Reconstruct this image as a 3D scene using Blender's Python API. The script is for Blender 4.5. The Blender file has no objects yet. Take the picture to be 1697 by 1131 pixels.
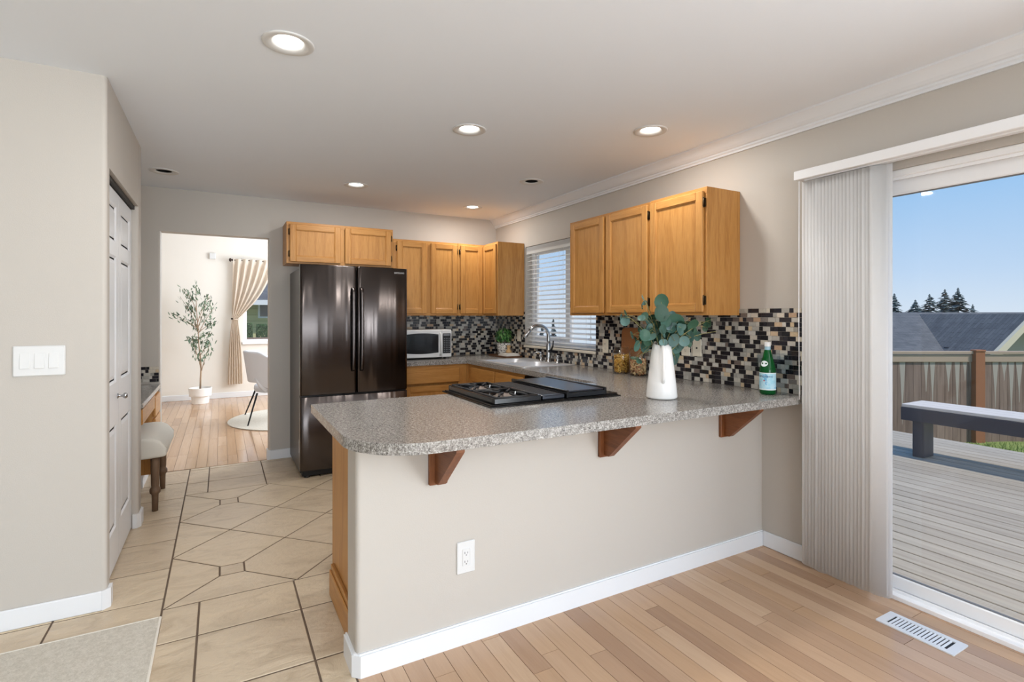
import bpy, bmesh, math, random
from mathutils import Vector, Matrix, geometry
sc = bpy.context.scene
COL = sc.collection
R = math.radians
PI = math.pi
random.seed(7)

def srgb(r, g, b):
    f = lambda c: (c/255/12.92) if c/255 <= .04045 else ((c/255+.055)/1.055)**2.4
    return (f(r), f(g), f(b), 1.0)

# ------------------------------------------------------------------ camera
cam = bpy.data.cameras.new('camera'); camo = bpy.data.objects.new('camera', cam); COL.objects.link(camo)
CAMZ, YAW, FPX, CX, CY = 1.3402, R(29.0945), 867.29, 848.5, 524.19
camo.location = (0, 0, CAMZ)
camo.rotation_euler = (R(90), 0, -YAW)
cam.sensor_fit = 'HORIZONTAL'; cam.sensor_width = 36
cam.lens = FPX/1697*36
cam.shift_y = (CY-565.5)/1697
cam.clip_start = .05; cam.clip_end = 400
sc.camera = camo
cF = Vector((math.sin(YAW), math.cos(YAW), 0)); cR = Vector((math.cos(YAW), -math.sin(YAW), 0))

# ------------------------------------------------------------------ world, sun, fill lights
w = bpy.data.worlds.new('sky'); sc.world = w; w.use_nodes = True
nt = w.node_tree; nt.nodes.clear()
o_ = nt.nodes.new('ShaderNodeOutputWorld'); bg = nt.nodes.new('ShaderNodeBackground')
tc = nt.nodes.new('ShaderNodeTexCoord'); sx = nt.nodes.new('ShaderNodeSeparateXYZ'); cr = nt.nodes.new('ShaderNodeValToRGB')
nt.links.new(tc.outputs['Generated'], sx.inputs[0]); nt.links.new(sx.outputs['Z'], cr.inputs[0])
nt.links.new(cr.outputs[0], bg.inputs[0]); nt.links.new(bg.outputs[0], o_.inputs[0])
e = cr.color_ramp.elements
e[0].position = 0.0; e[0].color = srgb(214, 229, 244)
e[1].position = 0.34; e[1].color = srgb(134, 184, 236)
k = e.new(.07); k.color = srgb(190, 216, 244)
k = e.new(.19); k.color = srgb(156, 199, 241)
k = e.new(.9); k.color = srgb(96, 152, 226)
bg.inputs[1].default_value = 1.0

def light(name, kind, loc, rot, energy, color=(1, 1, 1), size=None, size_y=None, parent=None):
    l = bpy.data.lights.new(name, kind); l.energy = energy; l.color = color
    ob = bpy.data.objects.new(name, l); COL.objects.link(ob); ob.location = loc; ob.rotation_euler = rot
    if kind == 'AREA':
        l.shape = 'RECTANGLE' if size_y else 'DISK'; l.size = size
        if size_y: l.size_y = size_y
    return ob, l

sun, sl = light('sun', 'SUN', (0, 0, 10), (0, 0, 0), 3.3, (1.0, .93, .84))
sl.angle = R(1.5)
sun.rotation_euler = (-Vector((.10, -.52, .85))).to_track_quat('-Z', 'Y').to_euler()
# added fill light behind the photographer, tilted up to brighten the ceiling
light('fill_family_room', 'AREA', (-.6, -4.95, 1.35), (R(130), 0, 0), 250, (.86, .935, 1.0), 4.0, 2.0)
light('fill_garden_side', 'AREA', (2.95, -1.6, 1.3), (R(90), 0, R(90)), 210, (.88, .945, 1.0), 1.8, 2.0)  # added fill light from the unseen garden side, brightens peninsula and floor
# added fill light for the dining room, no window seen there
light('fill_dining', 'AREA', (2.6, 7.9, 1.7), (R(90), 0, R(90)), 160, (.88, .94, 1.0), 2.2, 1.9)

vs = sc.view_settings
sc.display_settings.display_device = 'sRGB'
vs.view_transform = 'Standard'; vs.look = 'None'; vs.exposure = 0.03; vs.gamma = 1.0; vs.use_curve_mapping = False
sc.cycles.use_denoising = True
sc.cycles.max_bounces = 10; sc.cycles.diffuse_bounces = 6; sc.cycles.transparent_max_bounces = 24
sc.cycles.sample_clamp_indirect = 6.0
sc.cycles.caustics_reflective = False; sc.cycles.caustics_refractive = False

# ------------------------------------------------------------------ materials
MATS = {}
def mat(name, color=(.8, .8, .8, 1), rough=.5, metal=0.0, spec=.5, emit=None, estr=0, trans=0, ior=1.45, coat=0, coat_rough=.1):
    m = bpy.data.materials.new(name); m.use_nodes = True
    p = m.node_tree.nodes['Principled BSDF']
    p.inputs['Base Color'].default_value = color; p.inputs['Roughness'].default_value = rough
    p.inputs['Metallic'].default_value = metal; p.inputs['Specular IOR Level'].default_value = spec
    p.inputs['Transmission Weight'].default_value = trans; p.inputs['IOR'].default_value = ior
    p.inputs['Coat Weight'].default_value = coat; p.inputs['Coat Roughness'].default_value = coat_rough
    if emit: p.inputs['Emission Color'].default_value = emit; p.inputs['Emission Strength'].default_value = estr
    MATS[name] = m
    return m
class N:
    """tiny node helper"""
    def __init__(s, m): s.t = m.node_tree; s.p = s.t.nodes['Principled BSDF']
    def n(s, typ, **kw):
        q = s.t.nodes.new('ShaderNode'+typ)
        for a, v in kw.items():
            if a.startswith('i_'):
                key = a[2:].replace('_', ' ')
                q.inputs[key].default_value = v
            else: setattr(q, a, v)
        return q
    def l(s, a, b): s.t.links.new(a, b)
    def ramp(s, fac, stops):
        r = s.n('ValToRGB'); els = r.color_ramp.elements
        els[0].position, els[0].color = stops[0]; els[1].position, els[1].color = stops[-1]
        for p_, c_ in stops[1:-1]:
            q = els.new(p_); q.color = c_
        s.l(fac, r.inputs[0]); return r.outputs[0]
    def coords(s, kind='Object', scale=(1, 1, 1), rot=(0, 0, 0)):
        c = s.n('TexCoord'); mp = s.n('Mapping')
        mp.inputs['Scale'].default_value = scale; mp.inputs['Rotation'].default_value = rot
        s.l(c.outputs[kind], mp.inputs[0]); return mp.outputs[0]
    def noise(s, vec, scale, detail=3, rough=.55, dist=0):
        q = s.n('TexNoise'); q.inputs['Scale'].default_value = scale; q.inputs['Detail'].default_value = detail
        q.inputs['Roughness'].default_value = rough; q.inputs['Distortion'].default_value = dist
        if vec is not None: s.l(vec, q.inputs['Vector'])
        return q.outputs['Fac']
    def mix(s, fac, a, b, mode='MIX'):
        q = s.n('Mix', data_type='RGBA', blend_type=mode)
        for sock, v in ((q.inputs[0], fac), (q.inputs[6], a), (q.inputs[7], b)):
            if hasattr(v, 'is_linked') or hasattr(v, 'links'): s.l(v, sock)
            else: sock.default_value = v
        return q.outputs[2]
    def bump(s, h, strength=.1, dist=.01):
        b = s.n('Bump'); b.inputs['Strength'].default_value = strength; b.inputs['Distance'].default_value = dist
        s.l(h, b.inputs['Height']); s.l(b.outputs[0], s.p.inputs['Normal'])
    def base(s, c): s.l(c, s.p.inputs['Base Color'])

def paint(name, color, rough=.6, bump=.05, scale=260):
    m = mat(name, color, rough, spec=.3); n = N(m)
    n.bump(n.noise(n.coords(), scale, 2), bump, .004)
    return m
M_WALL = paint('wall_paint', srgb(189, 183, 175), .55, .10)
M_WALLD = paint('dining_paint', srgb(228, 223, 215), .6, .06)
M_CEIL = paint('ceiling_paint', srgb(233, 239, 247), .8, .05)  # blue tint put into the colour to offset warm bounced light
M_TRIM = mat('white_trim', srgb(224, 226, 229), .35, spec=.4)
M_VINYL = mat('white_vinyl', srgb(238, 239, 241), .35)
M_PLATE = mat('white_plastic', srgb(214, 214, 213), .35)
M_ALMOND = mat('almond_plastic', srgb(222, 214, 196), .4)
M_DARK = mat('dark_slot', srgb(30, 28, 27), .6)

def oak(name, axis, dark=srgb(148, 98, 46), mid=srgb(180, 127, 66), lite=srgb(202, 152, 88), rough=.38):
    """honey oak, grain along one axis"""
    m = mat(name, mid, rough, spec=.45); n = N(m)
    big = {'X': (2.2, 30, 30), 'Y': (30, 2.2, 30), 'Z': (30, 30, 2.2)}[axis]
    fine = {'X': (14, 420, 420), 'Y': (420, 14, 420), 'Z': (420, 420, 14)}[axis]
    geo = n.n('ObjectInfo')
    c = n.n('TexCoord'); ad = n.n('VectorMath', operation='ADD'); n.l(c.outputs['Object'], ad.inputs[0])
    wn = n.n('TexWhiteNoise', noise_dimensions='1D'); n.l(geo.outputs['Random'], wn.inputs['W'])
    ml = n.n('VectorMath', operation='SCALE'); n.l(wn.outputs['Color'], ml.inputs[0]); ml.inputs['Scale'].default_value = 7
    n.l(ml.outputs[0], ad.inputs[1])
    def mp(sv):
        q = n.n('Mapping'); q.inputs['Scale'].default_value = sv; n.l(ad.outputs[0], q.inputs[0]); return q.outputs[0]
    f1 = n.noise(mp(big), .55, 3, .55, 1.2)
    w1 = n.n('Math', operation='MULTIPLY'); n.l(f1, w1.inputs[0]); w1.inputs[1].default_value = 17
    sn = n.n('Math', operation='SINE'); n.l(w1.outputs[0], sn.inputs[0])
    mr = n.n('MapRange'); n.l(sn.outputs[0], mr.inputs[0]); mr.inputs[1].default_value = -1
    f2 = n.noise(mp(fine), 1.0, 2, .6)
    col = n.ramp(mr.outputs[0], [(0, dark), (.45, mid), (1, lite)])
    soft = n.mix(.45, mid, col)
    col2 = n.ramp(f2, [(.33, dark), (.52, mid), (.75, lite)])
    n.base(n.mix(.42, soft, col2))
    n.bump(f2, .05, .002)
    return m
OAKX, OAKY, OAKZ = oak('oak_grain_x', 'X'), oak('oak_grain_y', 'Y'), oak('oak_grain_z', 'Z')
BR = dict(dark=srgb(84, 48, 26), mid=srgb(118, 70, 40), lite=srgb(142, 90, 54))
BRZ, BRY = oak('bracket_oak_z', 'Z', **BR), oak('bracket_oak_y', 'Y', **BR)
M_HINGE = mat('antique_hinge', srgb(70, 56, 38), .4, .9)

def laminate():
    m = mat('speckled_laminate', rough=.2, spec=.5); n = N(m)
    v = n.coords()
    f1 = n.noise(v, 85, 3, .7); f2 = n.noise(v, 190, 2, .6); f3 = n.noise(v, 9, 2)
    c1 = n.ramp(f1, [(.36, srgb(58, 53, 52)), (.45, srgb(120, 116, 112)), (.55, srgb(150, 146, 140)), (.66, srgb(206, 203, 198))])
    c2 = n.ramp(f2, [(.38, srgb(58, 52, 50)), (.5, srgb(136, 132, 127)), (.62, srgb(208, 205, 200))])
    c = n.mix(.45, c1, c2)
    n.base(n.mix(.12, c, n.ramp(f3, [(.35, srgb(124, 120, 114)), (.65, srgb(164, 160, 152))])))
    return m
M_LAM = laminate()

def island_wood(name, stops, rough, grain_axis=1, spec=.5):
    m = mat(name, rough=rough, spec=spec); n = N(m)
    g = n.n('NewGeometry'); c = n.n('TexCoord')
    wn = n.n('TexWhiteNoise', noise_dimensions='1D'); n.l(g.outputs['Random Per Island'], wn.inputs['W'])
    ml = n.n('VectorMath', operation='SCALE'); n.l(wn.outputs['Color'], ml.inputs[0]); ml.inputs['Scale'].default_value = 9
    ad = n.n('VectorMath', operation='ADD'); n.l(c.outputs['Object'], ad.inputs[0]); n.l(ml.outputs[0], ad.inputs[1])
    mp = n.n('Mapping'); sv = [26, 26, 26]; sv[grain_axis] = 1.6; mp.inputs['Scale'].default_value = sv; n.l(ad.outputs[0], mp.inputs[0])
    mf = n.n('Mapping'); sv = [240, 240, 240]; sv[grain_axis] = 9; mf.inputs['Scale'].default_value = sv; n.l(ad.outputs[0], mf.inputs[0])
    f1 = n.noise(mp.outputs[0], 1, 4, .6, .8); f2 = n.noise(mf.outputs[0], 1, 2)
    bc = n.ramp(g.outputs['Random Per Island'], stops)
    gm = n.ramp(f1, [(.3, (.72, .66, .6, 1)), (.55, (1, 1, 1, 1)), (.75, (1.0, .97, .93, 1))])
    gf = n.ramp(f2, [(.3, (.88, .85, .82, 1)), (.6, (1, 1, 1, 1))])
    n.base(n.mix(.5, n.mix(.6, bc, gm, 'MULTIPLY'), n.mix(.6, bc, gf, 'MULTIPLY')))
    return m
M_PLANK = island_wood('maple_planks', [(0, srgb(168, 134, 107)), (.25, srgb(194, 161, 131)), (.5, srgb(187, 152, 119)), (.75, srgb(201, 170, 140)), (1, srgb(177, 143, 115))], .22)
M_PLANKD = island_wood('dining_planks', [(0, srgb(170, 136, 106)), (.3, srgb(192, 158, 126)), (.6, srgb(182, 148, 116)), (1, srgb(198, 166, 136))], .14)
M_GAP = mat('plank_gap', srgb(92, 66, 46), .7)

def tile_mat():
    m = mat('stone_tile', rough=.34, spec=.5); n = N(m)
    g = n.n('NewGeometry'); c = n.n('TexCoord')
    wn = n.n('TexWhiteNoise', noise_dimensions='1D'); n.l(g.outputs['Random Per Island'], wn.inputs['W'])
    ml = n.n('VectorMath', operation='SCALE'); n.l(wn.outputs['Color'], ml.inputs[0]); ml.inputs['Scale'].default_value = 8
    ad = n.n('VectorMath', operation='ADD'); n.l(c.outputs['Object'], ad.inputs[0]); n.l(ml.outputs[0], ad.inputs[1])
    mp = n.n('Mapping'); mp.inputs['Scale'].default_value = (1.3, 3.2, 1); mp.inputs['Rotation'].default_value = (0, 0, .5); n.l(ad.outputs[0], mp.inputs[0])
    f1 = n.noise(mp.outputs[0], 3.2, 5, .62, 1.0); f2 = n.noise(ad.outputs[0], 38, 4, .6, .4)
    bc = n.ramp(g.outputs['Random Per Island'], [(0, srgb(196, 179, 156)), (.5, srgb(206, 189, 164)), (1, srgb(200, 184, 162))])
    c1 = n.ramp(f1, [(.28, (.74, .69, .62, 1)), (.5, (1, .98, .95, 1)), (.72, (1.08, 1.06, 1.02, 1))])
    n.base(n.mix(.8, bc, c1, 'MULTIPLY'))
    hs = n.n('Math', operation='ADD'); n.l(f1, hs.inputs[0])
    h2 = n.n('Math', operation='MULTIPLY'); n.l(f2, h2.inputs[0]); h2.inputs[1].default_value = .35; n.l(h2.outputs[0], hs.inputs[1])
    n.bump(hs.outputs[0], .4, .02)
    return m
M_TILE = tile_mat()
M_GROUT = mat('tile_grout', srgb(104, 88, 74), .9)

def mosaic_mat():
    m = mat('mosaic_glass', rough=.14, spec=.5); n = N(m)
    a = n.n('Attribute', attribute_name='tint')
    f = n.noise(n.coords(), 120, 3)
    n.base(n.mix(.5, a.outputs['Color'], n.ramp(f, [(.3, (.75, .74, .72, 1)), (.7, (1.1, 1.1, 1.1, 1))]), 'MULTIPLY'))
    return m
M_MOS = mosaic_mat()
M_MGROUT = mat('mosaic_grout', srgb(176, 168, 156), .85)

def steel(name, color, rough, aniso=.6):
    m = mat(name, color, rough, 1.0); n = N(m)
    n.p.inputs['Anisotropic'].default_value = aniso
    return m
M_BLKSTEEL = steel('black_stainless', srgb(88, 82, 80), .22, .85)
n_ = N(M_BLKSTEEL); tg = n_.n('Tangent', direction_type='RADIAL', axis='Z'); n_.l(tg.outputs[0], n_.p.inputs['Tangent']); n_.p.inputs['Anisotropic Rotation'].default_value = .25
n_.bump(n_.noise(n_.coords(scale=(7, 7, .25)), 1, 2, .4), .35, .03)
M_STEEL = steel('brushed_steel', srgb(236, 237, 239), .45, 0)
M_CHROME = steel('satin_chrome', srgb(176, 177, 178), .2, 0)
M_FRSIDE = mat('fridge_side_grey', srgb(74, 70, 67), .35, .6)
M_BLACK = mat('black_plastic', srgb(18, 18, 19), .4)
M_ENAMEL = mat('black_enamel', srgb(14, 14, 16), .16, spec=.6)
M_IRON = mat('cast_iron', srgb(26, 26, 28), .5)
M_GRIDDLE = mat('griddle_cover', srgb(58, 60, 66), .3, .7)
def glass_pane(name, tint=(1, 1, 1, 1), k=1.0):
    m = bpy.data.materials.new(name); m.use_nodes = True; t = m.node_tree; t.nodes.clear()
    o = t.nodes.new('ShaderNodeOutputMaterial'); mx = t.nodes.new('ShaderNodeMixShader')
    tr = t.nodes.new('ShaderNodeBsdfTransparent'); gl = t.nodes.new('ShaderNodeBsdfGlossy'); fr = t.nodes.new('ShaderNodeFresnel')
    tr.inputs[0].default_value = tint; gl.inputs['Roughness'].default_value = .02; 
    ge = t.nodes.new('ShaderNodeNewGeometry'); mr = t.nodes.new('ShaderNodeMapRange'); mr.inputs[3].default_value = 1.35; mr.inputs[4].default_value = 1/1.35
    t.links.new(ge.outputs['Backfacing'], mr.inputs[0]); t.links.new(mr.outputs[0], fr.inputs[0])
    t.links.new(fr.outputs[0], mx.inputs[0]); t.links.new(tr.outputs[0], mx.inputs[1]); t.links.new(gl.outputs[0], mx.inputs[2])
    t.links.new(mx.outputs[0], o.inputs[0]); return m
M_PANE = glass_pane('window_glass')
M_JAR = glass_pane('jar_glass', (.97, .975, .97, 1))
M_ACRYL = glass_pane('clear_acrylic', (.90, .93, .95, 1))
M_BOTTLE = mat('green_bottle_glass', srgb(22, 110, 52), .04, trans=.55, ior=1.3)
M_CERAM = mat('white_ceramic', srgb(240, 238, 235), .22, spec=.5)

# ------------------------------------------------------------------ mesh helpers
LOC = {}
def new_bm(): return bmesh.new()
def ident(a, b, c): return (a, b, c)
def bx(bm, x0, x1, y0, y1, z0, z1, bev=0, mi=0, M=ident, seg=1, smooth=False):
    vs_ = [bm.verts.new(M(x, y, z)) for x in (x0, x1) for y in (y0, y1) for z in (z0, z1)]
    idx = [(0, 1, 3, 2), (4, 6, 7, 5), (0, 4, 5, 1), (2, 3, 7, 6), (0, 2, 6, 4), (1, 5, 7, 3)]
    fs = [bm.faces.new([vs_[i] for i in q]) for q in idx]
    for f in fs: f.material_index = mi; f.smooth = smooth
    if bev > 0:
        es = list({e_ for f in fs for e_ in f.edges})
        r = bmesh.ops.bevel(bm, geom=es, offset=bev, segments=seg, affect='EDGES', profile=.5)
        for f in r['faces']: f.material_index = mi; f.smooth = smooth
    return fs
def prism(bm, pts, z0, z1, M=ident, mi=0, smooth=False):
    """closed polygon (x,y) extruded in z"""
    lo = [bm.verts.new(M(x, y, z0)) for x, y in pts]; hi = [bm.verts.new(M(x, y, z1)) for x, y in pts]
    n = len(pts); fs = [bm.faces.new(lo[::-1]), bm.faces.new(hi)]
    for i in range(n):
        f = bm.faces.new((lo[i], lo[(i+1) % n], hi[(i+1) % n], hi[i])); f.smooth = smooth; fs.append(f)
    for f in fs: f.material_index = mi
    return fs
def prism_holes(bm, outer, holes, z0, z1):
    loops = [[Vector((x, y, 0)) for x, y in outer]] + [[Vector((x, y, 0)) for x, y in h] for h in holes]
    tris = geometry.tessellate_polygon(loops)
    flat = [p for l in loops for p in l]
    lo = [bm.verts.new((p.x, p.y, z0)) for p in flat]; hi = [bm.verts.new((p.x, p.y, z1)) for p in flat]
    for t in tris:
        try: bm.faces.new([lo[i] for i in t]); bm.faces.new([hi[i] for i in t][::-1])
        except ValueError: pass
    s = 0
    for l in loops:
        n = len(l)
        for i in range(n):
            a, b = s+i, s+(i+1) % n
            bm.faces.new((lo[a], lo[b], hi[b], hi[a]))
        s += n
def lathe(bm, prof, c, seg=28, mi=0, M=None, smooth=True):
    """profile [(r,z)] spun about z through c=(x,y)"""
    M = M or (lambda x, y, z: (c[0]+x, c[1]+y, z))
    rings = []
    for r, z in prof:
        if r < 1e-6: rings.append([bm.verts.new(M(0, 0, z))])
        else: rings.append([bm.verts.new(M(r*math.cos(2*PI*i/seg), r*math.sin(2*PI*i/seg), z)) for i in range(seg)])
    for a, b in zip(rings, rings[1:]):
        for i in range(seg):
            j = (i+1) % seg
            q = [a[i % len(a)], a[j % len(a)], b[j % len(b)], b[i % len(b)]]
            q = list(dict.fromkeys(q))
            if len(q) > 2:
                f = bm.faces.new(q); f.smooth = smooth; f.material_index = mi
def tube(bm, path, rad, seg=10, mi=0, cap=True):
    path = [Vector(p) for p in path]
    rads = rad if isinstance(rad, (list, tuple)) else [rad]*len(path)
    prev = None; rings = []
    for i, p in enumerate(path):
        d = (path[min(i+1, len(path)-1)]-path[max(i-1, 0)]).normalized()
        if prev is None:
            u = d.orthogonal().normalized()
        else:
            u = (prev-d*prev.dot(d)).normalized()
        prev = u; v = d.cross(u)
        rings.append([bm.verts.new(p+(u*math.cos(2*PI*k/seg)+v*math.sin(2*PI*k/seg))*rads[i]) for k in range(seg)])
    for a, b in zip(rings, rings[1:]):
        for k in range(seg):
            f = bm.faces.new((a[k], a[(k+1) % seg], b[(k+1) % seg], b[k])); f.smooth = True; f.material_index = mi
    if cap:
        f = bm.faces.new(rings[0][::-1]); f.material_index = mi
        f = bm.faces.new(rings[-1]); f.material_index = mi
def bez(p0, p1, p2, p3, n=12):
    p0, p1, p2, p3 = map(Vector, (p0, p1, p2, p3))
    return [p0*(1-t)**3+p1*3*t*(1-t)**2+p2*3*t*t*(1-t)+p3*t**3 for t in [i/n for i in range(n+1)]]
def arc(cx, cy, r, a0, a1, n=8):
    return [(cx+r*math.cos(R(a0+(a1-a0)*i/n)), cy+r*math.sin(R(a0+(a1-a0)*i/n))) for i in range(n+1)]
def leaf(bm, c, nrm, up, L, W, cup=.15, mi=0, rows=4):
    c, nrm = Vector(c), Vector(nrm).normalized(); up = Vector(up); up = (up-nrm*up.dot(nrm)).normalized(); s = up.cross(nrm)
    prev = None
    for i in range(rows+1):
        t = i/rows; hw = W*.5*math.sin(PI*min(.97, max(.05, t)))**.6
        y = (t-.5)*L
        z = cup*L*(4*(t-.5)**2)*.5
        row = [bm.verts.new(c+up*y+s*(hw*k)+nrm*(z+cup*W*.5*abs(k))) for k in (-1, 0, 1)]
        if prev:
            for a in (0, 1):
                f = bm.faces.new((prev[a], prev[a+1], row[a+1], row[a])); f.smooth = True; f.material_index = mi
        prev = row
def disc_leaf(bm, c, nrm, r, cup=.2, mi=0, asp=1.0, seg=12, fold=0.0):
    c, nrm = Vector(c), Vector(nrm).normalized(); u = nrm.orthogonal().normalized()
    uz = Vector((0, 0, 1)); u = (uz-nrm*uz.dot(nrm)); u = u.normalized() if u.length > .05 else nrm.orthogonal().normalized()
    v = nrm.cross(u)
    rings = [[bm.verts.new(c)]]
    for k, rr in enumerate((.45, .8, 1.0)):
        rings.append([bm.verts.new(c+u*(r*rr*math.cos(2*PI*i/seg)*(1+.06*math.cos(2*PI*i/seg)))+v*(r*asp*rr*math.sin(2*PI*i/seg))
                     +nrm*(cup*r*rr*rr+fold*r*abs(math.sin(2*PI*i/seg))*rr)) for i in range(seg)])
    for i in range(seg):
        f = bm.faces.new((rings[0][0], rings[1][i], rings[1][(i+1) % seg])); f.smooth = True; f.material_index = mi
    for a, b in zip(rings[1:], rings[2:]):
        for i in range(seg):
            f = bm.faces.new((a[i], b[i], b[(i+1) % seg], a[(i+1) % seg])); f.smooth = True; f.material_index = mi

def finish(name, bm, mats, loc=(0, 0, 0), parent=None, normals=True):
    if normals: bmesh.ops.recalc_face_normals(bm, faces=bm.faces)
    me = bpy.data.meshes.new(name)
    bm.to_mesh(me); bm.free()
    for m in (mats if isinstance(mats, (list, tuple)) else [mats]): me.materials.append(m)
    ob = bpy.data.objects.new(name, me); COL.objects.link(ob)
    if parent is not None:
        root = parent
        while root.parent: root = root.parent
        me.transform(Matrix.Translation(-Vector(LOC[root.name])))
        ob.parent = parent
    else:
        me.transform(Matrix.Translation(-Vector(loc))); ob.location = loc; LOC[ob.name] = tuple(loc)
    return ob
def tag(o, label=None, cat=None, group=None, kind=None):
    if label: o['label'] = label
    if cat: o['category'] = cat
    if group: o['group'] = group
    if kind: o['kind'] = kind
    return o
def thing(name, label, cat, loc, group=None, kind=None):
    o = bpy.data.objects.new(name, None); COL.objects.link(o); o.location = loc; o.empty_display_size = .05
    LOC[o.name] = tuple(loc); return tag(o, label, cat, group, kind)
def part(name, bm, mats, parent, label=None, normals=True):
    return tag(finish(name, bm, mats, parent=parent, normals=normals), label)
def solo(name, bm, mats, loc, label, cat, group=None, kind=None, normals=True):
    return tag(finish(name, bm, mats, loc=loc, normals=normals), label, cat, group, kind)
def struct(name, bm, mats, label, cat, loc=(0, 0, 0), normals=True):
    return tag(finish(name, bm, mats, loc=loc, normals=normals), label, cat, None, 'structure')
def text_into(bm, s, size, M, mi=0, extrude=.0006):
    cu = bpy.data.curves.new('lettering', 'FONT'); cu.body = s; cu.size = size; cu.extrude = extrude; cu.align_x = 'CENTER'
    ob = bpy.data.objects.new('lettering', cu); COL.objects.link(ob)
    bpy.context.view_layer.update()
    me = bpy.data.meshes.new_from_object(ob.evaluated_get(bpy.context.evaluated_depsgraph_get()))
    vm = [bm.verts.new(M(*v.co)) for v in me.vertices]
    for p in me.polygons:
        try:
            f = bm.faces.new([vm[i] for i in p.vertices]); f.material_index = mi
        except ValueError: pass
    bpy.data.objects.remove(ob); bpy.data.curves.remove(cu); bpy.data.meshes.remove(me)

# ------------------------------------------------------------------ dimensions of the room (metres)
XR, YB, H = 2.775, 5.366, 2.44            # right wall face, back wall face, ceiling
XP, YP = -.456, 2.997                     # pantry corner
ZC = .908                                 # worktop
YW, XE = 1.971, .437                      # peninsula wall face and end
DH = 3.1                                  # dining-room ceiling

# ------------------------------------------------------------------ floors
def clip(poly, a, b, c):
    """keep a*x+b*y<=c"""
    out = []
    for i in range(len(poly)):
        p, q = poly[i], poly[(i+1) % len(poly)]
        dp, dq = a*p[0]+b*p[1]-c, a*q[0]+b*q[1]-c
        if dp <= 0: out.append(p)
        if (dp < 0 < dq) or (dq < 0 < dp):
            t = dp/(dp-dq); out.append((p[0]+t*(q[0]-p[0]), p[1]+t*(q[1]-p[1])))
    return out
def inset(poly, d):
    n = len(poly)
    ar = sum(poly[i][0]*poly[(i+1) % n][1]-poly[(i+1) % n][0]*poly[i][1] for i in range(n))
    if ar < 0: poly = poly[::-1]
    res = poly
    for i in range(n):
        p, q = poly[i], poly[(i+1) % n]
        ex, ey = q[0]-p[0], q[1]-p[1]; L = math.hypot(ex, ey)
        if L < 1e-5: continue
        nx, ny = ey/L, -ex/L
        res = clip(res, nx, ny, nx*p[0]+ny*p[1]-d)
        if len(res) < 3: return []
    return res
GW = .0042
bm = new_bm()
def put_tile(poly):
    p = inset(poly, GW)
    if len(p) >= 3:
        q = inset(p, .0025)
        if len(q) != len(p): q = p
        lo = [bm.verts.new((x, y, -.006)) for x, y in p]; md = [bm.verts.new((x, y, -.0015)) for x, y in p]
        n = len(p); hi = [bm.verts.new((x, y, 0)) for x, y in q] if q is not p else md
        for i in range(n): bm.faces.new((lo[i], lo[(i+1) % n], md[(i+1) % n], md[i]))
        if hi is not md:
            for i in range(n):
                bm.faces.new((md[i], md[(i+1) % n], hi[(i+1) % n], hi[i]))
        bm.faces.new(hi)
def rect(x0, x1, y0, y1): return [(x0, y0), (x1, y0), (x1, y1), (x0, y1)]
PX0, PX1, PY0, PY1 = -.234, 1.494, 2.859, 4.603
dots = [(.0525+1.15*i, 3.147+1.163*j) for i in (0, 1) for j in (0, 1)]
DH_ = .0575
sx_, sy_ = .2865, .2907
for i in range(-1, 8):
    for j in range(-1, 8):
        if (i+j) % 2 == 0: continue
        cx, cy = PX0+i*sx_, PY0+j*sy_
        poly = [(cx-sx_, cy), (cx, cy-sy_), (cx+sx_, cy), (cx, cy+sy_)]
        for dx, dy in dots:
            if abs(dx-cx) < sx_*1.1 and abs(dy-cy) < .03:
                s = 1 if dx > cx else -1; poly = clip(poly, s, 0, s*dx-DH_)
            if abs(dy-cy) < sy_*1.1 and abs(dx-cx) < .03:
                s = 1 if dy > cy else -1; poly = clip(poly, 0, s, s*dy-DH_)
        for q in ((-1, 0, -PX0), (1, 0, PX1), (0, -1, -PY0), (0, 1, PY1)):
            if len(poly) >= 3: poly = clip(poly, *q)
        if len(poly) >= 3: put_tile(poly)
for dx, dy in dots: put_tile(rect(dx-DH_, dx+DH_, dy-DH_, dy+DH_))
xs = [-.087+.409*i for i in range(-13, 8)]
XWOOD = .44
for a, b in zip(xs, xs[1:]):                      # near field and strip in front of the pattern
    ys = [2.859, 2.562]+[2.562-.4085*k for k in range(1, 20)]
    for y1, y0 in zip(ys, ys[1:]):
        if y1 <= -4.9: continue
        lim = XWOOD if y0 < 1.9 else 2.2
        if a >= lim: continue
        for u0, u1 in ((a, min(b, lim)),):
            if u1 <= PX0 and y0 > 2.5: continue
            if u0 < PX0 < u1 and y0 > 2.5: u0 = PX0
            put_tile(rect(u0, u1, max(y0, -4.9), y1))
ysl = [2.562, 2.973, 3.318, 3.728, 4.14, 4.55, 4.96, YB]
for y0, y1 in zip(ysl, ysl[1:]):
    for u0, u1 in ((-.644, PX0), (-1.15, -.644)):
        if y0 >= 4.5 and u1 == PX0: u1 = PX0
        put_tile(rect(u0, u1, y0, y1))
    if y0 < 2.6:
        for k in range(10): put_tile(rect(-1.15-.41*(k+1), -1.15-.41*k, y0, y1))
yst = [4.603, 4.9, 5.31, YB+.01]
for y0, y1 in zip(yst, yst[1:]):
    for u0, u1 in ((PX0, -.087), (-.087, .322), (.322, .731), (.731, 1.14), (1.14, 1.55)): put_tile(rect(u0, u1, y0, y1))
nb = len(bm.faces)
for f in bx(bm, -5.2, XWOOD, -5.2, YB+.01, -.06, -.0025): f.material_index = 1
for f in bx(bm, XWOOD, XR+.1, 1.9, YB+.01, -.06, -.0025): f.material_index = 1
struct('floor', bm, [M_TILE, M_GROUT], 'beige stone tile floor with a diagonal pattern and small square insets', 'floor')

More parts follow.
